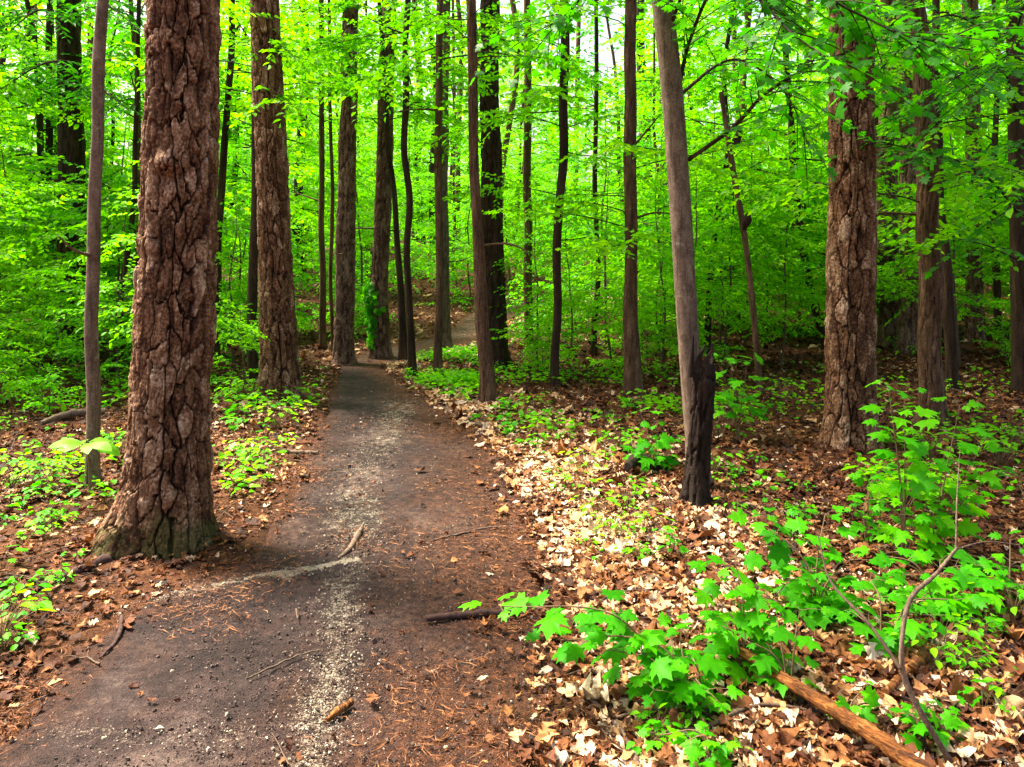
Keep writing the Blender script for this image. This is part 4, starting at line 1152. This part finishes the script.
# ------------------------------------------------------------------ litter, needles and grit
LITS = [litter_leaf([0, .17, .27, .30, .25, .14, 0], 1), litter_leaf([0, .10, .30, .14, .36, .17, .26, .08, 0], 2, .08), litter_leaf([0, .13, .20, .19, .10, 0], 3, .07),
        litter_leaf([0, .28, .18, .42, .16, .12, 0], 4, .09), litter_leaf([0, .08, .24, .12, .30, .20, .12, .16, 0], 5, .08)]
def litter(seed, n, ylo, yhi, size, xr):
    r = np.random.default_rng(seed)
    y = ylo + (yhi - ylo) * r.random(n)**.9; x = r.uniform(-1, 1, n) * xr * (y / 8 + .35) + .3
    pd_ = path_dist(x, y)
    on = np.abs(pd_)
    right = pd_ > 0
    fr = fbm(x * 2.2, y * 2.2, 88, 4)
    dens = np.where(on < .8, .012 + .10 * (right & (on > .55)), np.where(on < 1.0, np.where(right, .55, .25), 1.0))
    nearA = np.hypot(x - bA[0], y - bA[1]); dens = dens * np.where((pd_ < 0) & (nearA < 1.1), .35, 1)
    keep = r.random(n) < dens
    x, y, pd_, fr = x[keep], y[keep], pd_[keep], fr[keep]; n = len(x)
    # pale bleached leaves gather in a band along the right verge
    band = 1.35 * np.exp(-((pd_ - 1.18) / .33)**2) * (pd_ > 0) + .55 * np.exp(-((pd_ - 1.9) / .5)**2) * (pd_ > 0)
    band = band + .35 * (pd_ < -1) * np.exp(-((pd_ + 1.4) / .5)**2) * (y > 4.6)
    pale = r.random(n) < np.clip(band * (0.20 + 1.3 * (fr - .3)), 0, .86) + .07 * (np.abs(pd_) > .9)
    rnd = np.where(pale, r.uniform(.7, 1, n), np.clip(r.normal(.27, .17, n) + .12 * np.clip(band, 0, 1), 0, .66))
    z = surf_z(x, y) + r.uniform(.0, .022, n)
    up = np.array([0, 0, 1.]) + r.normal(size=(n, 3)) * .30
    d = np.stack([r.normal(size=n), r.normal(size=n), r.normal(size=n) * .12], 1)
    outp = []; which = r.integers(0, len(LITS), n); curl = (r.normal(.4, .9, n), r.normal(.2, .5, n), r.normal(0, .7, n)); sz = size * np.exp(r.normal(0, .32, n)) * np.where((pd_ < 0) | (pd_ > 3), .78, 1) * np.where(on[keep] < .85, .7, 1); ws = r.uniform(.6, 1.3, n)
    pos = np.stack([x, y, z], 1)
    for k_, L_ in enumerate(LITS):
        m = which == k_
        outp.append(instance(L_, pos[m], d[m], up[m], sz[m], rnd[m], wscale=ws[m], curl=tuple(c_[m] for c_ in curl)))
    return outp


parts = [litter(1, 60000, 1.7, 5.2, .052, 5.5), litter(2, 52000, 4.6, 10, .066, 7.2), litter(3, 46000, 9, 24, .10, 7.5)]
Vs, Fs, As, off = [], [], [], 0
for V, F, a in sum(parts, []): Vs.append(V); Fs.append(F + off); As.append(a); off += len(V)
o = link("leaf_litter", make_mesh("leaf_litter", np.vstack(Vs), np.vstack(Fs), M['litter'], {"rnd": np.concatenate(As)}, smooth=True)); o["kind"] = "stuff"

r = np.random.default_rng(21); n = 150000
y = 1.6 + 8.5 * r.random(n)**1.3; x = r.uniform(-1, 1, n) * (y * .68 + .3)
pd_ = path_dist(x, y); nearA = np.hypot(x - bA[0], y - bA[1])
dens = .05 + .9 * np.exp(-(nearA / 1.0)**2) + .75 * np.exp(-((pd_ - .95) / .28)**2) + .7 * np.exp(-((pd_ + 1.1) / .25)**2) + .35 * sstep(-.1, .7, pd_) * (pd_ < 1.3)
keep = r.random(n) < dens * (2.2 * sstep(.38, .68, fbm(x * 2.5, y * 2.5, 99, 4)))
x, y = x[keep], y[keep]; n = len(x); az = r.uniform(0, 6.28, n); ln = np.where(r.random(n) < .7, r.uniform(.008, .025, n), r.uniform(.035, .08, n)); w = .0011 + .0004 * y / 3
d = np.stack([np.cos(az), np.sin(az), r.normal(size=n) * .10], 1); sdv = np.stack([-np.sin(az), np.cos(az), 0 * az], 1)
c = np.stack([x, y, surf_z(x, y) + r.uniform(.004, .02, n)], 1); bow = sdv * (r.normal(size=n) * .012)[:, None]
A = c - d * ln[:, None] / 2; B = c + d * ln[:, None] / 2; Cc = c + bow
ww = w[:, None] * sdv + np.array([0, 0, .0008])
V = np.stack([A, Cc - ww, B, Cc + ww], 1).reshape(-1, 3); F = np.arange(n * 4).reshape(-1, 4)
o = link("pine_needle_litter", make_mesh("pine_needle_litter", V, F, M['needle'], {"rnd": np.repeat(r.random(n), 4)}, smooth=False)); o["kind"] = "stuff"

r = np.random.default_rng(25); geo = Geo(); k_ = 0
while k_ < 420:
    y0 = 1.8 + 8 * r.random()**1.3; x0 = r.uniform(-1, 1) * (y0 * .68 + .3)
    pd0 = abs(path_dist(np.array([x0]), np.array([y0]))[0])
    if pd0 < .95 and r.random() > .12: continue
    k_ += 1; az = r.uniform(0, 6.28); L_ = r.uniform(.06, .38) * (.5 if pd0 < 1 else 1)
    tt_ = np.linspace(-.5, .5, 6); lx = x0 + np.cos(az) * tt_ * L_; ly = y0 + np.sin(az) * tt_ * L_ + r.normal() * .08 * L_ * np.cos(tt_ * 4)
    tube(geo, np.stack([lx, ly, surf_z(lx, ly) + .016 + r.normal(size=6) * .003], 1), [r.uniform(.0015, .005), .001], 5, r.random(), .15, k_, cap=False)
o = link("twig_litter", geo.mesh("twig_litter", M['twig'])); o["kind"] = "stuff"

OCT = (np.array([[1, 0, 0], [-1, 0, 0], [0, 1, 0], [0, -1, 0], [0, 0, .7], [0, 0, -.7]], float), np.array([[0, 2, 4], [2, 1, 4], [1, 3, 4], [3, 0, 4], [2, 0, 5], [1, 2, 5], [3, 1, 5], [0, 3, 5]]))
r = np.random.default_rng(22); n = 120000
y = 1.7 + 7 * r.random(n)**1.6; x = r.uniform(-1, .6, n) * (y * .62 + .2)
pd_ = path_dist(x, y); s = sand_at(x, y)
keep = (np.abs(pd_) < 1.0) & (r.random(n) < .36 + np.clip(s, 0, 1) * 1.2)
x, y, s = x[keep], y[keep], s[keep]; n = len(x)
sz = .0022 * np.exp(r.normal(size=n) * .45) * (1 + .12 * y)
rnd = np.where(r.random(n) < np.clip(s, 0, 1) * .9 + .045, r.uniform(.6, .95, n), r.uniform(0, .55, n)**1.3)
V, F, a = instance(OCT, np.stack([x, y, surf_z(x, y) + sz * .2], 1), rand_dirs(r, n), rand_dirs(r, n), sz, rnd)
o = link("gravel", make_mesh("gravel", V, F, M['grit'], {"rnd": a}, smooth=False)); o["kind"] = "stuff"

# ------------------------------------------------------------------ fallen wood
def stick(name, label, cat, pix, rad, mat, lift=0.0, rough=.12, seed=1, nseg=9, n=30, side_twigs=(), heights_=None):
    pts = []
    for i, (px, py) in enumerate(pix):
        q = at(px, py)
        h = lift if heights_ is None else heights_[i]
        pts.append(np.array([q[0], q[1], float(surf_z(q[:1], q[1:2])[0]) + h]))
    b = pts[0].copy(); t = thing(name, label, cat, b)
    geo = Geo(); line = smooth_line([p_ - b for p_ in pts], n); line[:, 2] += .006 * (vnoise(np.arange(n) * .6, np.full(n, seed), seed) - .5)
    tube(geo, line, rad, nseg, .5, rough, seed)
    link("stem", geo.mesh("stem", mat), t)
    for (f, dx, dy, dz, r0) in side_twigs:
        g2 = Geo(); q = line[int(f * (n - 1))]
        e = q + np.array([dx, dy, dz]); tube(g2, smooth_line([q, (q + e) / 2 + np.array([.01, .01, .01]), e], 10), [r0, r0 * .4], 6, .5, .1, seed)
        link("side_twig", g2.mesh("side_twig", mat), t)
    return t


stick("fallen_log", "rotting orange-brown log lying diagonally at the bottom right", "log", [(722, 662), (766, 690), (816, 724), (866, 757), (980, 846)], [.014, .018, .020, .022, .023], M['orange_wood'], .075, .16, 2, 14, 60, ((.3, .05, -.10, .0, .008),))
stick("broken_branch", "short rotten orange branch stub right of the crooked pale stick's foot", "branch", [(885, 700), (905, 680), (932, 655)], [.012, .018, .022], M['orange_wood'], .02, .2, 3, 10)
# crooked pale stick standing askew among the seedlings
b = at(955, 768); dS = b[1]
t = thing("crooked_stick", "crooked bare pale stick standing askew among the maple seedlings", "stick", b)
pp = [P(px, py, dd) - b for px, py, dd in ((955, 768, dS), (925, 720, dS + .02), (903, 672, dS + .05), (902, 640, dS + .06), (910, 600, dS + .1), (935, 575, dS + .16), (957, 548, dS + .22))]
geo = Geo(); tube(geo, smooth_line(pp, 50), [.008, .0075, .008, .0065, .0065, .0055, .004], 9, .5, .16, 4); link("stem", geo.mesh("stem", M['pale_twig']), t)
geo = Geo(); q = P(900, 668, dS + .05) - b; tube(geo, smooth_line([q, P(870, 625, dS + .12) - b, P(830, 580, dS + .25) - b, P(818, 535, dS + .35) - b], 30), [.006, .004, .002], 6, .5, .08, 5)
link("side_twig", geo.mesh("side_twig", M['twig']), t)
geo = Geo(); q = P(956, 549, dS + .22) - b; tube(geo, smooth_line([q, P(957, 500, dS + .3) - b, P(960, 450, dS + .4) - b], 20), [.0035, .0022, .0012], 6, .5, .08, 5)
tube(geo, smooth_line([q, P(985, 542, dS + .26) - b, P(1020, 545, dS + .3) - b], 14), [.003, .0015], 6, .5, .08, 6)
link("side_twig", geo.mesh("side_twig", M['pale_twig']), t)

stick("dead_branch", "short dark damp branch lying across the path, pointing at the leafy arm", "branch", [(426, 624), (460, 621), (490, 619), (525, 620)], [.012, .014, .014, .012], M['wet_wood'], .012, .15, 6, 10)
stick("wood_fragment", "small brown piece of broken bark lying on the path near the bottom edge", "wood piece", [(326, 727), (338, 718), (352, 708)], [.006, .014, .010], M['orange_wood'], .008, .25, 7, 8, 12)
stick("dead_twig", "dark forked twig pointing down at the path's left edge", "twig", [(122, 622), (119, 640), (112, 652), (100, 664)], [.009, .009, .007, .004], M['wet_wood'], .010, .2, 8, 8)
stick("exposed_root", "pale bare root poking out of the path where the sandy streaks meet", "root", [(364, 526), (357, 540), (350, 552), (338, 562)], [.004, .016, .015, .006], M['pale_twig'], .006, .15, 9, 8)
stick("dead_twig", "long thin pale twig lying across the far half of the path", "twig", [(432, 544), (460, 537), (490, 531), (512, 529)], [.003, .005, .004, .002], M['pale_twig'], .006, .15, 10, 6)
stick("dead_twig", "thin twig lying in the path's middle near the bottom, pale at one end", "twig", [(246, 684), (270, 673), (300, 660), (322, 654)], [.003, .004, .003, .002], M['twig'], .006, .15, 11, 6)
stick("dead_twig", "thin straw-coloured twig at the bottom left corner", "twig", [(8, 716), (30, 708), (55, 697)], [.002, .003, .002], M['pale_twig'], .006, .1, 12, 6)
stick("dead_branch", "forked bare branch in leaf litter at the bottom, nearest the path", "branch", [(575, 690), (600, 712), (622, 735), (640, 775)], [.005, .008, .010, .011], M['pale_twig'], .012, .15, 13, 8, 30, ((.45, .22, .02, .01, .005),))
stick("dead_branch", "long thin dark branch lying under the seedlings beside the fallen log", "branch", [(640, 740), (700, 735), (760, 712), (830, 720)], [.004, .006, .006, .003], M['twig'], .02, .15, 14, 7)
stick("dead_branch", "pale branch lying on the litter left of the path beyond the massive pine", "branch", [(268, 450), (290, 453), (318, 456)], [.012, .016, .010], M['pale_twig'], .012, .15, 15, 8)
stick("dead_branch", "fallen branch in shade behind the slim grey pole", "branch", [(40, 430), (70, 420), (105, 417)], [.02, .03, .025], M['pale_twig'], .05, .15, 16, 8)
stick("dead_branch", "thin dark branch lying on the litter right of the black stump", "branch", [(716, 485), (745, 488), (772, 482)], [.006, .009, .004], M['twig'], .012, .15, 17, 7)
stick("surface_root", "dark root running out from the massive pine's foot to the lower left", "root", [(108, 560), (70, 575), (30, 590), (-20, 600)], [.03, .022, .016, .010], M['wet_wood'], .0, .2, 18, 9)
b = at(640, 470)
stick("rotten_stub", "low dark rotten stub under a maple seedling between path and leaning trunk", "stub", [(628, 474), (640, 468), (658, 474)], [.03, .06, .025], M['char'], .04, .25, 19, 10, 16)
